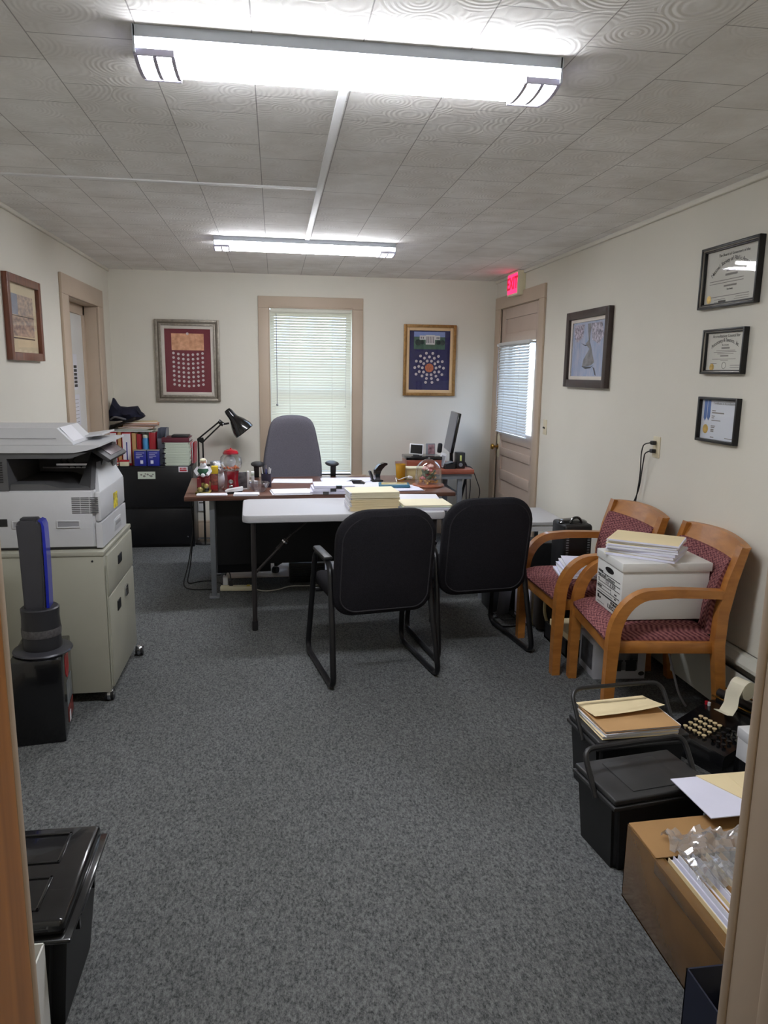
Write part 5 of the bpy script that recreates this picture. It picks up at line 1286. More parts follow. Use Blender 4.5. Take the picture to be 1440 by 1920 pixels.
MB().lathe([(.022, .001), (.0255, .001), (.0255, .034), (.022, .034), (.022, .001)], n=28).build('core', M_KRAFT, t, True)
sheets('document', 'white documents spread left of the desk centre near the chair', .13, 5.72, -.05, .30, .21, 3)
sheets('document', 'loose white documents fanned on the desk behind the white folding table', .10, 5.16, .06, .26, .20, 6, jit=.06, th=.0022)
sheets('document', 'white documents spread across the desk centre in front of the grey chair', .56, 5.74, .04, .42, .24, 4, M_PAPERB)
sheets('document', 'white papers with grey print at the right of the desk centre', .73, 5.50, -.1, .30, .22, 3)
# clipped bundles
for k in range(3):
    t = thing('clipped_bundle', 'bundle of lavender-white papers held by a black clip, %s of the pile' % ('lowest', 'middle', 'uppermost')[k], 'paper', (.375+.012*k, 5.17-.006*k, DZ+k*.021), (-.05, .03, .0)[k], 'clipped paper bundles on the desk')
    MB().box(-.14, .14, -.10, .11, .0002, .0198, .002).build('sheets', M_PAPERB, t, True)
    MB().prism([(-.108, .0), (-.108, .020), (-.098, .0206), (-.08, .0206), (-.08, .0)], -.02+.03*k-.03, .02+.03*k-.03, 'x').build('binder_clip', M_BLACKG, t, True)
t = dthing('glasses_case', 'open black eyeglass case lying on the white documents', 'case', .585, 5.56, -.25, z=DZ+.006)
MB().prism([(-.08, 0), (.085, 0), (.055, .020), (-.02, .022)], -.03, .03, 'y').build('case', M_BLACK, t, True)
MB().rbox((.07, 0, .006), (.035, .062, .010), (0, .5, 0), .003).build('flap', M_BLACKG, t, True)
t = dthing('telephone_headset', 'black curved handset standing in its charging cradle on the desk', 'phone', .80, 5.66, .2, z=DZ+.002)
MB().strip([(-.02, .01, .035), (-.025, .05, .04), (-.022, .085, .05), (.0, .115, .045), (.035, .135, .025), (.055, .137, .014)], -.02, .02, 'y').build('handset', M_BLACKG, t, True)
MB().strip([(-.055, .0, .012), (-.075, .06, .018), (-.085, .085, .012)], -.018, .018, 'y').box(-.07, .02, -.03, .03, 0, .014, .005).build('cradle', M_BLACK, t, True)
t = dthing('tablet', 'tablet in teal case lying face up on papers on the desk', 'tablet', .865, 5.36, -.12, z=DZ+.008)
MB().box(-.115, .115, -.075, .075, 0, .022, .010, seg=3).build('case', mat('teal_rubber', (46, 98, 122), .45), t, True)
MB().box(-.095, .095, -.06, .06, .0215, .0235, .001).build('screen', mat('pale_screen_glass', (168, 172, 170), .12, noise=(6, .3, (196, 168, 70))), t, True)
sheets('document', 'white sheets lying under the teal tablet', .88, 5.30, .08, .32, .26, 5, M_PAPERB, th=.0014)
t = dthing('tumbler', 'orange-yellow plastic tumbler at the back of the desk', 'cup', .978, 5.75)
MB().lathe([(0, 0), (.033, 0), (.035, .004), (.041, .125), (.039, .125), (.033, .006), (0, .006)], n=28).build('cup', mat('amber_plastic', (222, 168, 40), .25, trans=.35), t, True)
MB().lathe([(.0395, .122), (.042, .122), (.042, .127), (.0395, .127), (.0395, .122)], n=28).build('rim', mat('amber_plastic', (222, 168, 40), .25), t, True)
t = dthing('card_box', 'beige cardboard box with cream lid beside the orange tumbler', 'box', 1.10, 5.80)
MB().box(-.075, .085, -.05, .05, 0, .085, .002).build('body', mat('beige_board', (196, 180, 132), .7), t, True)
MB().box(-.079, .089, -.054, .054, .085, .097, .002).build('lid', M_CREAM, t, True)
# glass dome with flowers
t = dthing('glass_dome', 'glass cloche over dried pink and gold flowers on a round wooden base', 'ornament', 1.135, 5.42)
MB().lathe([(0, 0), (.118, 0), (.122, .006), (.118, .014), (.105, .018), (0, .018)], n=40).build('base', wood_mat('cherry_turned', (138, 78, 54), (168, 104, 76), (8, 8, 8)), t, True)
pr = [(.098, .018), (.098, .10)]+[(.098*math.cos(a), .10+.105*math.sin(a)) for a in [PI/2*k/10 for k in range(1, 11)]]
MB().lathe(pr[:-1]+[(0, .205)], n=36).build('cloche', M_GLASS, t, True)
MB().sphere((0, 0, .213), .007).build('glass_knob', M_GLASS, t, True)
random.seed(11)
def petals(b, c, r, n):
    for k in range(n):
        a = 2*PI*k/n; b.sphere((c[0]+r*.7*math.cos(a), c[1]+r*.7*math.sin(a), c[2]), r*.62, (1, 1, .55), 8, (random.random(), random.random(), a))
    b.sphere((c[0], c[1], c[2]+r*.3), r*.55, (1, 1, 1), 8)
pinks = (mat('dusty_pink', (196, 120, 122), .8), mat('pale_pink', (226, 184, 178), .8), mat('peach_petal', (222, 168, 120), .8))
for k, (x, y, z, r_) in enumerate(((0, -.01, .12, .028), (-.028, -.02, .135, .022), (.03, -.01, .10, .024), (-.02, .0, .085, .022), (.015, .0, .150, .022), (.04, .01, .065, .02), (-.045, -.01, .062, .02))):
    b = MB(); petals(b, (x, y, z), r_, 6); b.build('flower', pinks[k % 3], t, True)
b = MB()
for k in range(60):
    a = random.uniform(0, 2*PI); r_ = random.uniform(0, .075); b.sphere((r_*math.cos(a), r_*math.sin(a), .024+random.uniform(0, .022)), .008, (1, 1, .7), 6)
o = b.build('gold_moss', mat('gold_moss', (206, 160, 78), .6, noise=(60, .5, (150, 90, 60))), t, True); o['kind'] = 'stuff'
b = MB()
for k in range(12):
    a = 2*PI*k/12; b.sphere((.045*math.cos(a), .045*math.sin(a), .07+.02*(k % 3)), .02, (.35, 1, .9), 6, (random.random(), .4, a))
o = b.build('foliage', mat('sage_leaf', (96, 108, 84), .8), t, True); o['kind'] = 'stuff'
t = dthing('phone_cable', 'white charging cable curling beside the glass cloche', 'cord', .925, 5.50)
MB().tube(fillet([(-.02, -.05, .012), (-.03, 0, .06), (0, .02, .03), (.04, .02, .05), (.07, .0, .06)], .03), .003).build('cable', M_WHCORD, t, True)
MB().rbox((.085, -.005, .055), (.035, .012, .02), (0, .3, 0), .003).build('connector', M_PLASTICW, t, True)
# things on the computer desk
CZ = .7425
t = thing('riser_box', 'dark low riser with reddish wood front on the computer desk', 'box', (1.32, 6.62, CZ))
MB().box(1.160, 1.48, 6.50, 6.74, CZ, .822, .003).build('front', M_REDWOOD, t)
MB().box(1.155, 1.485, 6.495, 6.745, .822, .852, .006).build('top', M_BLACKG, t)
t = thing('digital_frame', 'small tilted white-bordered picture frame on the left of the dark riser', 'picture', (1.265, 6.60, .853), -.15)
MB().rbox((0, 0, .055), (.125, .010, .098), (-.30, .06, 0), .003).build('frame', M_PLASTICW, t, True)
MB().rbox((0, -.0065, .056), (.105, .003, .080), (-.30, .06, 0)).build('screen', M_BLACKG, t, True)
MB().rbox((.0, .035, .02), (.06, .06, .036), (0, 0, 0), .004).build('stand', M_BLACK, t, True)
t = thing('desk_photograph', 'small photograph in a rounded silver frame beside the tilted white frame', 'picture', (1.395, 6.60, .853), .05)
MB().rbox((0, 0, .055), (.088, .012, .105), (-.12, 0, 0), .008).build('frame', M_GREYMET, t, True)
MB().rbox((.006, -.0075, .055), (.060, .003, .085), (-.12, 0, 0)).build('photo', mat('dark_red_photo', (150, 120, 126), .5, noise=(22, .7, (70, 36, 44))), t, True)
t = thing('clock', 'pale upright desk clock with black top in front of the monitor', 'clock', (1.49, 6.52, .742), .1)
MB().rbox((-.01, .05, .18), (.045, .03, .09), (0, .1, 0), .018).build('head', M_BLACK, t, True)
MB().rbox((0, 0, .075), (.055, .012, .13), (-.1, .28, 0), .004).build('body', M_PLASTICW, t, True)
MB().rbox((0, -.008, .072), (.035, .003, .09), (-.1, .28, 0)).build('face', M_FROST, t, True)
t = thing('keyboard_phone', 'black office phone base on the computer desk in front of the monitor', 'phone', (1.50, 6.62, CZ))
MB().prism([(1.505, CZ), (1.60, CZ), (1.60, CZ+.055), (1.505, CZ+.03)], 6.46, 6.62, 'y').build('body', M_BLACK, t)
MB().rbox((1.55, 6.53, CZ+.052), (.07, .10, .006), (0, -.25, 0), .001).build('keys', M_GREYMET, t)
# monitor: seen almost edge on
t = thing('monitor', 'flat computer monitor turned almost edge-on, facing the grey chair', 'monitor', (1.61, 6.72, CZ), 0)
Mm = Matrix.Translation((1.612, 6.73, 1.058)) @ Matrix.Rotation(math.radians(-95.5), 4, 'Z') @ Matrix.Rotation(math.radians(-10), 4, 'X')
MB().box(-.235, .235, .0, .028, -.18, .185, .006, Mm).build('casing', M_BLACKG, t)
MB().box(-.228, .228, -.003, .001, -.17, .178, 0, Mm).build('screen', M_SCREEN, t)
MB().cyl((1.625, 6.73, CZ+.01), (1.62, 6.73, 1.02), .018).build('stand', M_BLACKG, t)
MB().box(1.54, 1.70, 6.64, 6.84, CZ, CZ+.012, .004).build('foot', M_BLACKG, t)
t = thing('computer_speaker', 'small black speaker with yellow label behind the monitor edge', 'speaker', (1.655, 6.53, CZ))
MB().box(1.615, 1.695, 6.49, 6.58, CZ, CZ+.145, .005).build('cabinet', M_BLACK, t)
MB().box(1.645, 1.662, 6.487, 6.491, CZ+.07, CZ+.12).build('label', mat('yellow_green_label', (196, 204, 120), .6), t)
MB().cyl((1.655, 6.49, CZ+.035), (1.655, 6.486, CZ+.035), .018).build('driver_cone', M_GREYMET, t)
t = thing('cable_bundle', 'bundle of black cables hanging behind the right end of the computer desk', 'cord', (1.76, 6.7, 0))
for k, pts in enumerate(([(1.69, 6.56, .80), (1.74, 6.66, .77), (1.778, 6.70, .70), (1.72, 6.72, .40), (1.70, 6.75, .05)], [(1.70, 6.60, .78), (1.775, 6.62, .72), (1.80, 6.66, .55), (1.78, 6.70, .2), (1.76, 6.7, .02)], [(1.70, 6.55, .76), (1.79, 6.60, .745), (1.90, 6.66, .50), (1.84, 6.72, .25), (1.84, 6.74, .02)], [(1.69, 6.62, .79), (1.775, 6.75, .75), (1.785, 6.76, .5), (1.80, 6.76, .02)])):
    MB().tube(fillet(pts, .06), (.012, .004, .004, .005)[k]).build('cable', M_CORD, t)

# ================================================================= ON AND UNDER THE WOODEN CHAIRS
# storage box on the nearer chair
BR = math.radians(0)
t = thing('storage_box', 'white cardboard file storage box with printed end and lid on the nearer wooden chair', 'box', (1.79, 3.19, .482), math.radians(-3))
L, W_, Hh = .395, .30, .262      # local x depth into the room side, y width
MB().box(-.232, .180, -.150, .150, 0, .240, .002).build('box_body', M_WHITE, t, True)
b = MB(); b.box(-.238, .188, -.157, .157, .228, .268, .003); b.build('lid', M_WHITE, t, True)
MB().prism([(.050*math.cos(a), .195+.014*math.sin(a)) for a in [2*PI*k/20 for k in range(20)]], -.2335, -.2315, 'x').build('hand_hole', M_BLACK, t, True)
Mf = wall_M((-.2325, 0, .12), (0, -1, 0), (-1, 0, 0))
b = MB()
for y, x0, x1, w_ in ((.045, -.13, .13, .0016), (.022, -.13, .13, .0016), (-.002, -.13, .13, .0014), (-.016, -.13, .03, .0012), (-.034, -.13, .13, .0014), (-.048, -.13, .05, .001), (-.060, -.13, .135, .0032)): b.box(x0, x1, y-w_, y+w_, 0, .0006)
b.box(.030, .032, -.034, -.002, 0, .0006)
for s_, sz, x, y in (('CONTENTS', .011, -.105, .050), ('FROM', .014, -.115, .030), ('TO', .014, -.12, .007), ('DESTROY', .013, -.108, -.026), ('NAME', .010, .085, -.022), ('DEPT', .010, .085, -.044)): b.text(s_, sz, Matrix.Translation((x, y, .0004)), .0002, bold=.0004)
b.text('STORAGE', .018, Matrix.Translation((.075, -.074, .0004)), .0002, bold=.0008); b.text('1.33CU300', .028, Matrix.Translation((.066, -.096, .0004)), .0002, bold=.001)
b.box(-.125, -.105, -.088, -.070, 0, .0006); b.box(-.10, -.085, -.088, -.078, 0, .0006); b.box(-.125, -.04, -.106, -.104, 0, .0005)
b.bm.transform(Mf); b.build('printed_form', M_INKB, t, True)
b = MB(); b.text('Small Company', .026, Matrix.Translation((-.01, .034, .0008)) @ Matrix.Shear('XY', 4, (.3, 0)) if False else Matrix.Translation((-.01, .034, .0008)), .0002); b.text('TAX  & 2020', .022, Matrix.Translation((.02, .010, .0008)), .0002)
b.bm.transform(Mf); b.build('handwriting', M_INK, t, True)
z = .482+.2685
for k in range(7):
    th = (.014, .012, .013, .012, .010, .012, .010)[k]
    col = (M_MANILA2, mat('pinkish_white_paper', (226, 212, 208), .8), M_PAPER, M_PAPERB, M_MANILA2, M_PAPER, M_MANILA)[k]
    t = thing('file_folder', '%s file folder in the stack on the white storage box' % ordinal(6-k), 'folder', (1.735+random.uniform(-.012, .012), 3.205+random.uniform(-.008, .008), z), math.radians(-40)+random.uniform(-.10, .10), 'stack of file folders on the storage box')
    MB().box(-.165, .15, -.115, .115, 0, .001).box(-.165, .15, -.115, .115, th-.0016, th-.0006).build('cover', col, t, True)
    MB().box(-.158, .155, -.118, .110, .001, th-.0016).build('sheets', M_PAPER if k % 2 else M_PAPERB, t, True)
    z += th
# papers on the farther chair
z = .482
for k in range(5):
    t = thing('paper_stack', 'white paper sheaf, %s in the pile on the farther wooden chair' % ordinal(4-k), 'paper', (1.71+.01*k, 3.83+random.uniform(-.01, .01), z), math.radians(-12)+random.uniform(-.08, .08), 'pile of papers on the farther wooden chair')
    MB().box(-.15, .15, -.11, .11, 0.0002, .0135, .001).build('sheets', (M_PAPER, M_PAPERB)[k % 2], t, True)
    MB().box(-.153, .15, -.112, .11, .0136, .0145).build('cover', (M_PAPERB, M_PAPER)[k % 2], t, True)
    z += .015
# carton under the nearer chair
t = thing('appliance_carton', 'white carton printed with dark cookware pictures on the floor under the nearer wooden chair', 'box', (1.80, 3.58, 0), math.radians(-4))
MB().box(-.145, .135, -.10, .13, 0, .205, .002).build('carton', mat('dull_white_card', (190, 190, 196), .6), t, True)
b = MB().box(-.06, .09, -.1015, -.1, .05, .18); b.build('front_picture', mat('cookware_print', (84, 84, 88), .6, noise=(14, .6, (40, 42, 46))), t, True)
b = MB()
for x in (-.025, .055): b.cyl((x, -.1012, .05), (x, -.1025, .05), .001); b.box(x-.028, x+.028, -.1022, -.1014, .045, .10, 0); b.box(x-.034, x+.034, -.1024, -.1014, .098, .106); b.box(x-.008, x+.008, -.1024, -.1014, .106, .118)
b.build('pot_print', M_INKB, t, True)
MB().box(-.1462, -.145, -.07, .10, .04, .18).build('side_picture', mat('cookware_print', (84, 84, 88), .6), t, True)
MB().sphere((.115, -.101, .03), .012, (1.4, .05, 1)).build('badge_print', M_INK, t, True)
# under / behind the farther chair
t = thing('open_box', 'flattish brown tray box with papers on the floor under the farther wooden chair', 'box', (1.80, 4.0, 0))
MB().box(1.62, 2.0, 3.80, 4.15, 0, .012).box(1.62, 2.0, 3.80, 3.81, 0, .10).box(1.62, 1.63, 3.80, 4.15, 0, .10).box(1.99, 2.0, 3.80, 4.15, 0, .10).box(1.62, 2.0, 4.14, 4.15, 0, .10).build('tray', M_BLACK, t)
MB().box(1.64, 1.98, 3.82, 4.12, .012, .125, .002).build('papers', M_MANILA, t)
t = thing('tote_bag', 'dark cloth bag with cream strap slumped under the farther wooden chair', 'bag', (1.70, 4.28, 0))
MB().box(1.60, 1.80, 4.22, 4.34, 0, .26, .045, seg=4).build('bag_body', mat('dark_brown_cloth', (52, 44, 40), .9, bump=(30, .3)), t)
MB().tube(fillet([(1.64, 4.215, .24), (1.635, 4.205, .14), (1.66, 4.205, .06), (1.72, 4.205, .05), (1.76, 4.21, .14), (1.76, 4.215, .24)], .03), .010).build('strap', mat('cream_strap', (176, 164, 128), .8), t)
for k, (x, rz) in enumerate(((1.590, .08), (1.615, .08), (1.640, .08))):
    t = thing('standing_file', 'file standing on edge under the farther wooden chair, %s from the aisle' % ('first', 'second', 'third')[k], 'folder', (x, 4.475, 0), rz, 'files standing under the farther wooden chair')
    MB().box(-.006, .006, -.12, .12, 0, .30, .002).build('cover', (M_PAPERB, M_MANILA2, M_PAPER)[k], t, True)
    MB().box(-.004, .004, -.116, .118, .004, .306).build('sheets', M_PAPER, t, True)
t = thing('wire_file_rack', 'black mesh file rack on the carpet beside the right guest chair', 'rack', (1.445, 4.50, 0), math.radians(6))
b = MB(); b.tube([(-.05, -.16, .006), (.10, -.16, .006), (.10, .10, .006), (-.05, .10, .006)], .005, closed=True, fil=.02)
b.tube([(-.05, -.16, .05), (.10, -.16, .05), (.10, .10, .05), (-.05, .10, .05)], .003, closed=True, fil=.02)
b.build('base_frame', M_BLACKMET, t, True)
for y in (-.02, .06):
    MB().rbox((.02, y, .15), (.13, .004, .24), (.12, 0, .5), .001).build('divider', mat('grey_mesh', (96, 98, 102), .5, metal=.3), t, True)
# white side table by the wall
t = thing('side_table', 'low white-topped table against the right wall behind the right guest chair', 'table', (1.80, 5.2, 0))
MB().box(1.40, 2.055, 4.92, 5.50, .536, .560, .005).build('tabletop', M_TABLEW, t)
MB().box(1.42, 2.045, 4.94, 5.48, .49, .536).build('apron', M_PLASTICW, t)
for x in (1.44, 2.02):
    for y in (4.96, 5.46): MB().cyl((x, y, 0), (x, y, .49), .016).build('leg', M_GREYMET, t)
t = thing('computer_tower', 'black computer tower with blue and white sticker behind the farther wooden chair', 'computer', (1.66, 4.72, 0))
MB().box(1.42, 1.86, 4.66, 4.86, 0, .47, .006).build('case', M_BLACK, t)
MB().box(1.575, 1.60, 4.6575, 4.66, .40, .432).build('blue_sticker', M_SKYBLUE, t)
MB().box(1.60, 1.63, 4.6575, 4.66, .40, .432).build('white_sticker', M_PAPER, t)
MB().box(1.62, 1.67, 4.6575, 4.66, .462, .468).build('drive_bezel', M_GREYMET, t)
t = thing('document_case', 'upright black document case with ribbed spines behind the farther wooden chair', 'case', (1.90, 4.42, 0))
MB().box(1.80, 1.99, 4.36, 4.58, 0, .655, .02, seg=3).build('body', M_BLACK, t)
MB().sphere((1.89, 4.46, .655), .07, (1.4, 1, .35)).tube(fillet([(1.85, 4.40, .66), (1.87, 4.40, .695), (1.91, 4.40, .695), (1.93, 4.40, .66)], .02), .008).build('handle', M_BLACKG, t)
b = MB()
for x in (1.815, 1.955):
    for i in range(20): b.cyl((x, 4.353, .30+i*.016), (x+.014, 4.353, .30+i*.016), .0045, n=8)
b.build('spiral_binding', M_GREYMET, t)

# ================================================================= FILE BOXES AND FLOOR CLUTTER, RIGHT
def file_box(name, label, c, rz, lid=True):
    t = thing(name, label, 'storage bin', (c[0], c[1], 0), rz)
    hw, hd, h_ = .185, .120, .262
    b = MB(); A = [b.bm.verts.new(p) for p in ((-hw+.02, -hd+.012, 0), (hw-.02, -hd+.012, 0), (hw-.02, hd-.012, 0), (-hw+.02, hd-.012, 0))]
    B = [b.bm.verts.new(p) for p in ((-hw, -hd, h_-.02), (hw, -hd, h_-.02), (hw, hd, h_-.02), (-hw, hd, h_-.02))]
    b.bm.faces.new(list(reversed(A)))
    for j in range(4): b.bm.faces.new((A[j], A[(j+1) % 4], B[(j+1) % 4], B[j]))
    b.bm.faces.new(B)
    bmesh.ops.bevel(b.bm, geom=[e for e in b.bm.edges if abs(e.verts[0].co.z-e.verts[1].co.z) > .05], offset=.018, segments=3, affect='EDGES')
    b.build('tub', M_BLACK, t, True)
    MB().box(-hw-.008, hw+.008, -hd-.008, hd+.008, h_-.036, h_-.022, .004).box(-hw-.002, hw+.002, -hd-.002, hd+.002, h_-.02, h_, .006, seg=3).build('lid', mat('scuffed_black_lid', (44, 44, 45), .45, noise=(8, .3)), t, True)
    MB().box(-.10, .10, -hd+.03, hd-.03, h_, h_+.0025, .001).build('lid_panel', mat('scuffed_black_lid', (44, 44, 45), .45), t, True)
    return t
t = file_box('file_tote', 'black lidded file tote with raised loop handle, nearer of two on the right', (1.215, 2.145), math.radians(8))
MB().tube(fillet([(-.197, -.03, .22), (-.197, .06, .345), (.197, .06, .345), (.197, -.03, .22)], .04), .0095, 10).build('handle', M_BLACK, t, True)
t2 = file_box('file_tote', 'black file tote with raised loop handle and folders on top, farther of two', (1.335, 2.50), math.radians(4))
MB().tube(fillet([(-.197, -.02, .22), (-.197, .10, .375), (.197, .10, .375), (.197, -.02, .22)], .05), .0085, 10).build('handle', M_BLACK, t2, True)
z = .2655
for k in range(4):
    th = (.014, .010, .010, .004)[k]
    t = thing('file_folder', '%s folder lying on the farther black file tote' % ('lowest manila', 'white paper', 'brown kraft', 'topmost curled manila')[k], 'folder', (1.325+.004*k, 2.485+(.03 if k == 3 else 0), z), math.radians((2, 5, 3, 6)[k]), 'folders on the farther file tote')
    m_ = (M_MANILA, M_PAPER, M_BROWNFOLD, M_MANILA)[k]
    if k < 3:
        MB().box(-.155, .15, -.105, .12, 0, .001).box(-.155, .15, -.105, .12, th-.0018, th-.0006).build('cover', m_, t, True)
        MB().box(-.15, .155, -.10, .115, .001, th-.0018).build('sheets', M_PAPER, t, True)
    else:
        MB().grid(10, 4, lambda u, v: (-.155+.30*u, -.03+.15*v, .001+.012*(1-v)**2+.016*u**3*(1-v))).grid(10, 4, lambda u, v: (-.155+.30*u, -.03+.15*v, .002+.012*(1-v)**2+.016*u**3*(1-v))).build('cover', m_, t, True)
    z += th
# adding machine
t = thing('adding_machine', 'old black adding machine with round cream keys on the floor at right', 'adding machine', (1.89, 2.70, 0), math.radians(-72))
AM = t
# local: -y is the keyboard front
MB().prism([(-.20, .0), (.17, .0), (.17, .15), (.06, .165), (-.19, .095), (-.20, .08)], -.140, .155, 'x').build('body', M_BLACKG, t, True)
key0 = None
M_KEYC = mat('cream_key', (222, 200, 158), .5)
def slope(y): return .095+(y+.19)*(.07/.25)
for r in range(4):
    for c_ in range(5):
        x, y = -.075+c_*.024, -.155+r*.030; z = slope(y)
        if key0 is None: key0 = MB().cyl((0, 0, 0), (0, 0, .010), .004, n=8).cyl((0, 0, .010), (0, 0, .014), .0095, n=14).build('key', M_KEYC, t, True); key0.location = (x, y, z); continue
        k = key0.copy(); C.objects.link(k); k.parent = t; k.location = (x, y, z)
kb = MB().cyl((0, 0, 0), (0, 0, .010), .004, n=8).cyl((0, 0, .010), (0, 0, .014), .009, n=12).build('function_key', M_BLACK, t, True); kb.location = (.06, -.15, slope(-.15))
for r in range(4):
    for c_ in range(3):
        k = kb.copy(); C.objects.link(k); k.parent = t; k.location = (.06+c_*.026, -.15+r*.03, slope(-.15+r*.03))
for x, m_ in ((-.13, M_RED), (-.115, M_PLASTICW)):
    MB().cyl((x, .03, .15), (x, .03, .170), .007, n=10).build('lever_knob', m_, t, True)
MB().cyl((-.15, .13, .185), (.16, .13, .185), .018).box(-.14, .155, .10, .16, .15, .165).build('platen', M_DARKMET, t, True)
MB().cyl((-.15, .09, .178), (.165, .09, .178), .004).cyl((-.15, .165, .20), (.165, .165, .20), .004).build('carriage_rail', M_BRASS, t, True)
MB().tube([(.06, .12, .17), (.06, .14, .33), (.13, .14, .33), (.13, .12, .17)], .0035, fil=.02).build('roll_bracket', M_BLACKMET, t, True)
MB().prism([(.10, .16), (.15, .16), (.14, .26)], .045, .05, 'x').prism([(.10, .16), (.15, .16), (.14, .26)], -.05, -.045, 'x').build('roll_side_plate', M_DARKMET, t, True)
t = thing('paper_roll', 'cream adding machine paper roll with a trailing strip at the right', 'paper', (1.965, 2.725, .188), math.radians(-72))
MB().cyl((-.035, .0, .085), (.035, .0, .085), .040, n=24).build('roll', mat('cream_roll_paper', (226, 220, 198), .8), t, True)
b = MB(); b.strip([(-.03, .112, .002), (-.055, .07, .002), (-.06, .02, .002), (-.085, -.01, .002), (-.12, .0, .002)], -.034, .034, 'x'); b.build('paper_tail', mat('cream_roll_paper', (226, 220, 198), .8), t, True)
# white and black carton at the right edge
t = thing('product_box', 'white carton with black lower panel standing at the right by the doorway', 'box', (1.875, 2.35, 0), 0)
MB().box(-.09, .12, -.12, .12, 0, .235, .003).build('carton', M_PLASTICW, t, True)
MB().prism([(-.121, .01), (.121, .01), (.121, .11), (.0, .12), (-.121, .145)], -.0915, -.09, 'x').prism([(-.09, .01), (.12, .01), (.12, .10), (-.09, .14)], -.1215, -.12, 'y').build('black_panel', M_BLACKG, t, True)
MB().box(-.093, .123, -.123, .123, .195, .238, .003).build('lid', M_PLASTICW, t, True)
# papers over the carton behind the cardboard box
t = thing('steel_case', 'dark flat case supporting the white sheet and manila folder at the right', 'case', (1.46, 1.97, 0))
MB().box(1.38, 1.75, 1.925, 2.03, 0, .282, .006).build('case', M_BLACK, t)
MB().box(1.40, 1.73, 1.921, 1.926, .10, .20, .001).build('front_panel', M_BLACKG, t)
t = thing('paper_sheet', 'large white sheet lying across the lidded tote and dark case', 'paper', (1.42, 1.97, .288), math.radians(2))
MB().box(-.155, .26, -.13, .09, 0, .003).build('sheet', M_PAPERB, t, True)
t = thing('manila_folder', 'manila folder lying on the large white sheet by the doorway', 'folder', (1.52, 1.975, .2915), math.radians(1))
MB().prism([(-.165, .088), (-.09, -.07), (-.055, -.088), (.05, -.10), (.22, -.10), (.22, .088)], 0, .0022, 'z').build('cover', M_MANILA, t, True)
MB().box(-.06, .21, -.07, .08, .0022, .003).build('front_flap', M_MANILA, t, True)
# big taped carton with papers
t = thing('cardboard_box', 'long brown taped cardboard box open at the top at lower right', 'box', (1.34, 1.64, 0))
bx0, bx1, by0, by1, bh = 1.042, 1.66, 1.40, 1.905, .245
b = MB(); b.box(bx0, bx0+.005, by0, by1, 0, bh, .001); b.box(bx1-.005, bx1, by0, by1, 0, bh, .001); b.box(bx0, bx1, by0, by0+.005, 0, bh, .001); b.box(bx0, bx1, by1-.005, by1, 0, bh, .001); b.box(bx0, bx1, by0, by1, 0, .006)
b.build('walls', M_TAPE, t)
MB().grid(6, 8, lambda u, v: (bx0+.003+.58*u, 1.735+.168*v, bh+.0005+.006*math.sin(PI*u))).grid(6, 8, lambda u, v: (bx0+.003+.58*u, 1.735+.168*v, bh+.004+.006*math.sin(PI*u))).build('top_flap', M_KRAFT, t)
MB().box(bx0-.0015, bx0+.03, by0, 1.735, bh-.04, bh+.002, .001).build('tape_edge', M_TAPE, t)
for k in range(12):
    x = 1.056+k*.0115; th = .008
    lab = 'file leaning in the cardboard box, %s from its aisle side' % ('first', 'second', 'third', 'fourth', 'fifth', 'sixth', 'seventh', 'eighth', 'ninth', 'tenth', 'eleventh', 'twelfth')[k]
    t = thing('hanging_file', lab, 'folder', (x, 1.565, .012), 0, 'files standing in the cardboard box')
    M = Matrix.Rotation(math.radians(4+.6*k), 4, 'Y')
    MB().box(-.0008, .0010, -.155, .155, 0, .248+.004*(k % 3), 0, M).build('cover', (M_MANILA, M_PAPERB, M_PAPER, M_BROWNFOLD)[k % 4], t, True)
    MB().box(.0012, th, -.15, .15, .002, .244+.003*(k % 2), 0, M).build('sheets', (M_PAPER, M_PAPERB)[k % 2], t, True)
t = thing('laptop_case', 'flat charcoal case sticking up out of the cardboard box', 'case', (1.40, 1.55, .10))
MB().rbox((1.40, 1.555, .20), (.30, .33, .03), (0, math.radians(-14), 0), .006).build('shell', M_PRNI, t)
MB().rbox((1.254, 1.555, .178), (.02, .335, .034), (0, math.radians(-14), 0), .004).build('edge_band', M_BLACK, t)
random.seed(3)
t = thing('plastic_bag', 'crumpled clear plastic bag lying on the cardboard box', 'bag', (1.26, 1.76, .25))
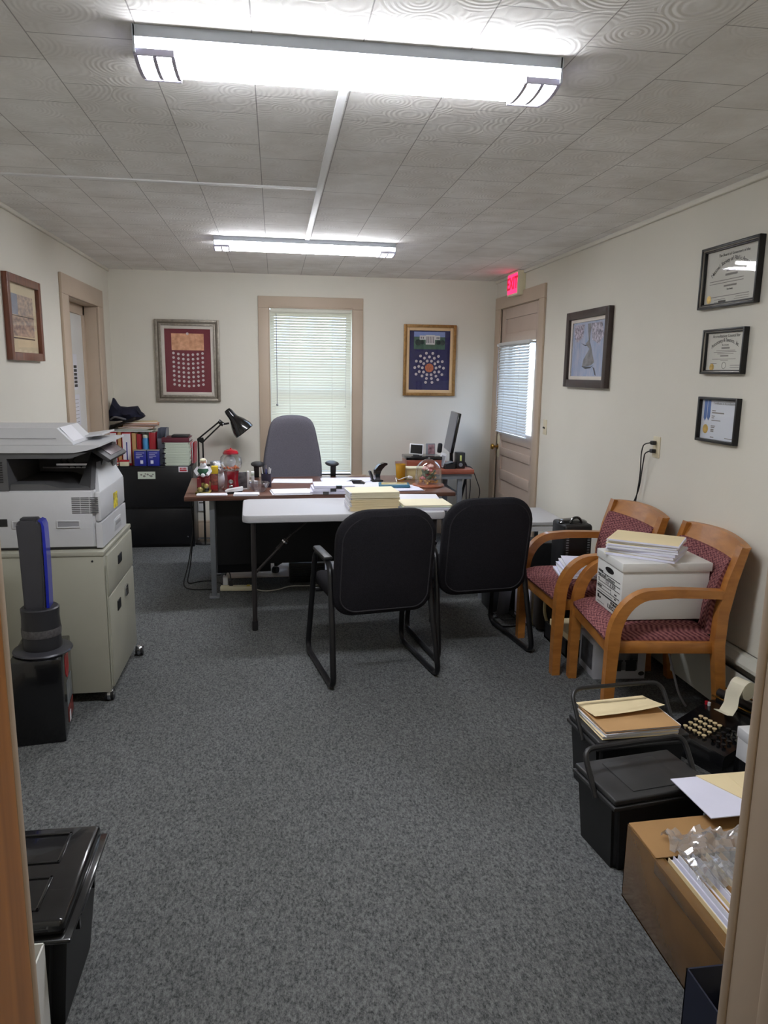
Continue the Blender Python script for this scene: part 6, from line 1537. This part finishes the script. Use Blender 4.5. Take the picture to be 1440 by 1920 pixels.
def film(u, v):
    x = 1.10+.42*u; y = 1.62+.205*v-.03*u
    rr = math.sin(PI*min(1, max(0, u*1.05)))*math.sin(PI*v)
    z = .266+.040*rr+.014*math.sin(17*u+6*v)*math.sin(13*v-5*u)+.007*math.sin(37*u-21*v)+random.uniform(-.010, .010)
    return (x+random.uniform(-.004, .004), y+random.uniform(-.004, .004), z)
MB().grid(34, 22, film).build('film', M_FILM, t, smooth=22, noclean=True)
MB().grid(14, 10, lambda u, v: (1.10+.13*u, 1.585+.09*v, .262+.04*math.sin(PI*u)*math.sin(PI*v)+random.uniform(-.01, .01))).build('gathered_neck', M_FILM, t, smooth=15, noclean=True)
# navy box
t = thing('open_box', 'open navy cardboard box at the lower right corner by the doorway', 'box', (1.08, 1.22, 0))
b = MB(); x0, x1, y0, y1, hh = .935, 1.22, 1.08, 1.385, .222
b.box(x0, x0+.004, y0, y1, 0, hh); b.box(x1-.004, x1, y0, y1, 0, hh); b.box(x0, x1, y0, y0+.004, 0, hh); b.box(x0, x1, y1-.004, y1, 0, hh); b.box(x0, x1, y0, y1, 0, .004)
b.build('walls', M_NAVYBOX, t)
t = thing('packing_paper', 'crumpled cream packing paper inside the navy box', 'paper', (1.07, 1.22, .006))
b = MB(); b.sphere((1.10, 1.26, .115), .088, (1.2, 1.2, 1.0), 20)
for v in b.bm.verts: v.co += Vector((random.uniform(-.008, .008), random.uniform(-.008, .008), random.uniform(-.008, .008)))
b.build('crumple', mat('cream_crumple_paper', (206, 196, 170), .8), t, smooth=20)
MB().lathe([(.040, 0), (.045, 0), (.045, .02), (.040, .02), (.040, 0)], (1.05, 1.30, .198), 24).build('paper_ring', mat('brown_ring_paper', (120, 96, 74), .7), t)
# cord on the wall behind the nearer chair
t = thing('fallen_strap', 'pale strap trailing from behind the nearer chair to the floor', 'cord', (2.0, 3.2, 0))
MB().tube(fillet([(1.99, 3.42, .30), (1.985, 3.34, .17), (1.98, 3.22, .02), (1.96, 3.12, .008)], .05), .006).build('strap', M_FROST, t)
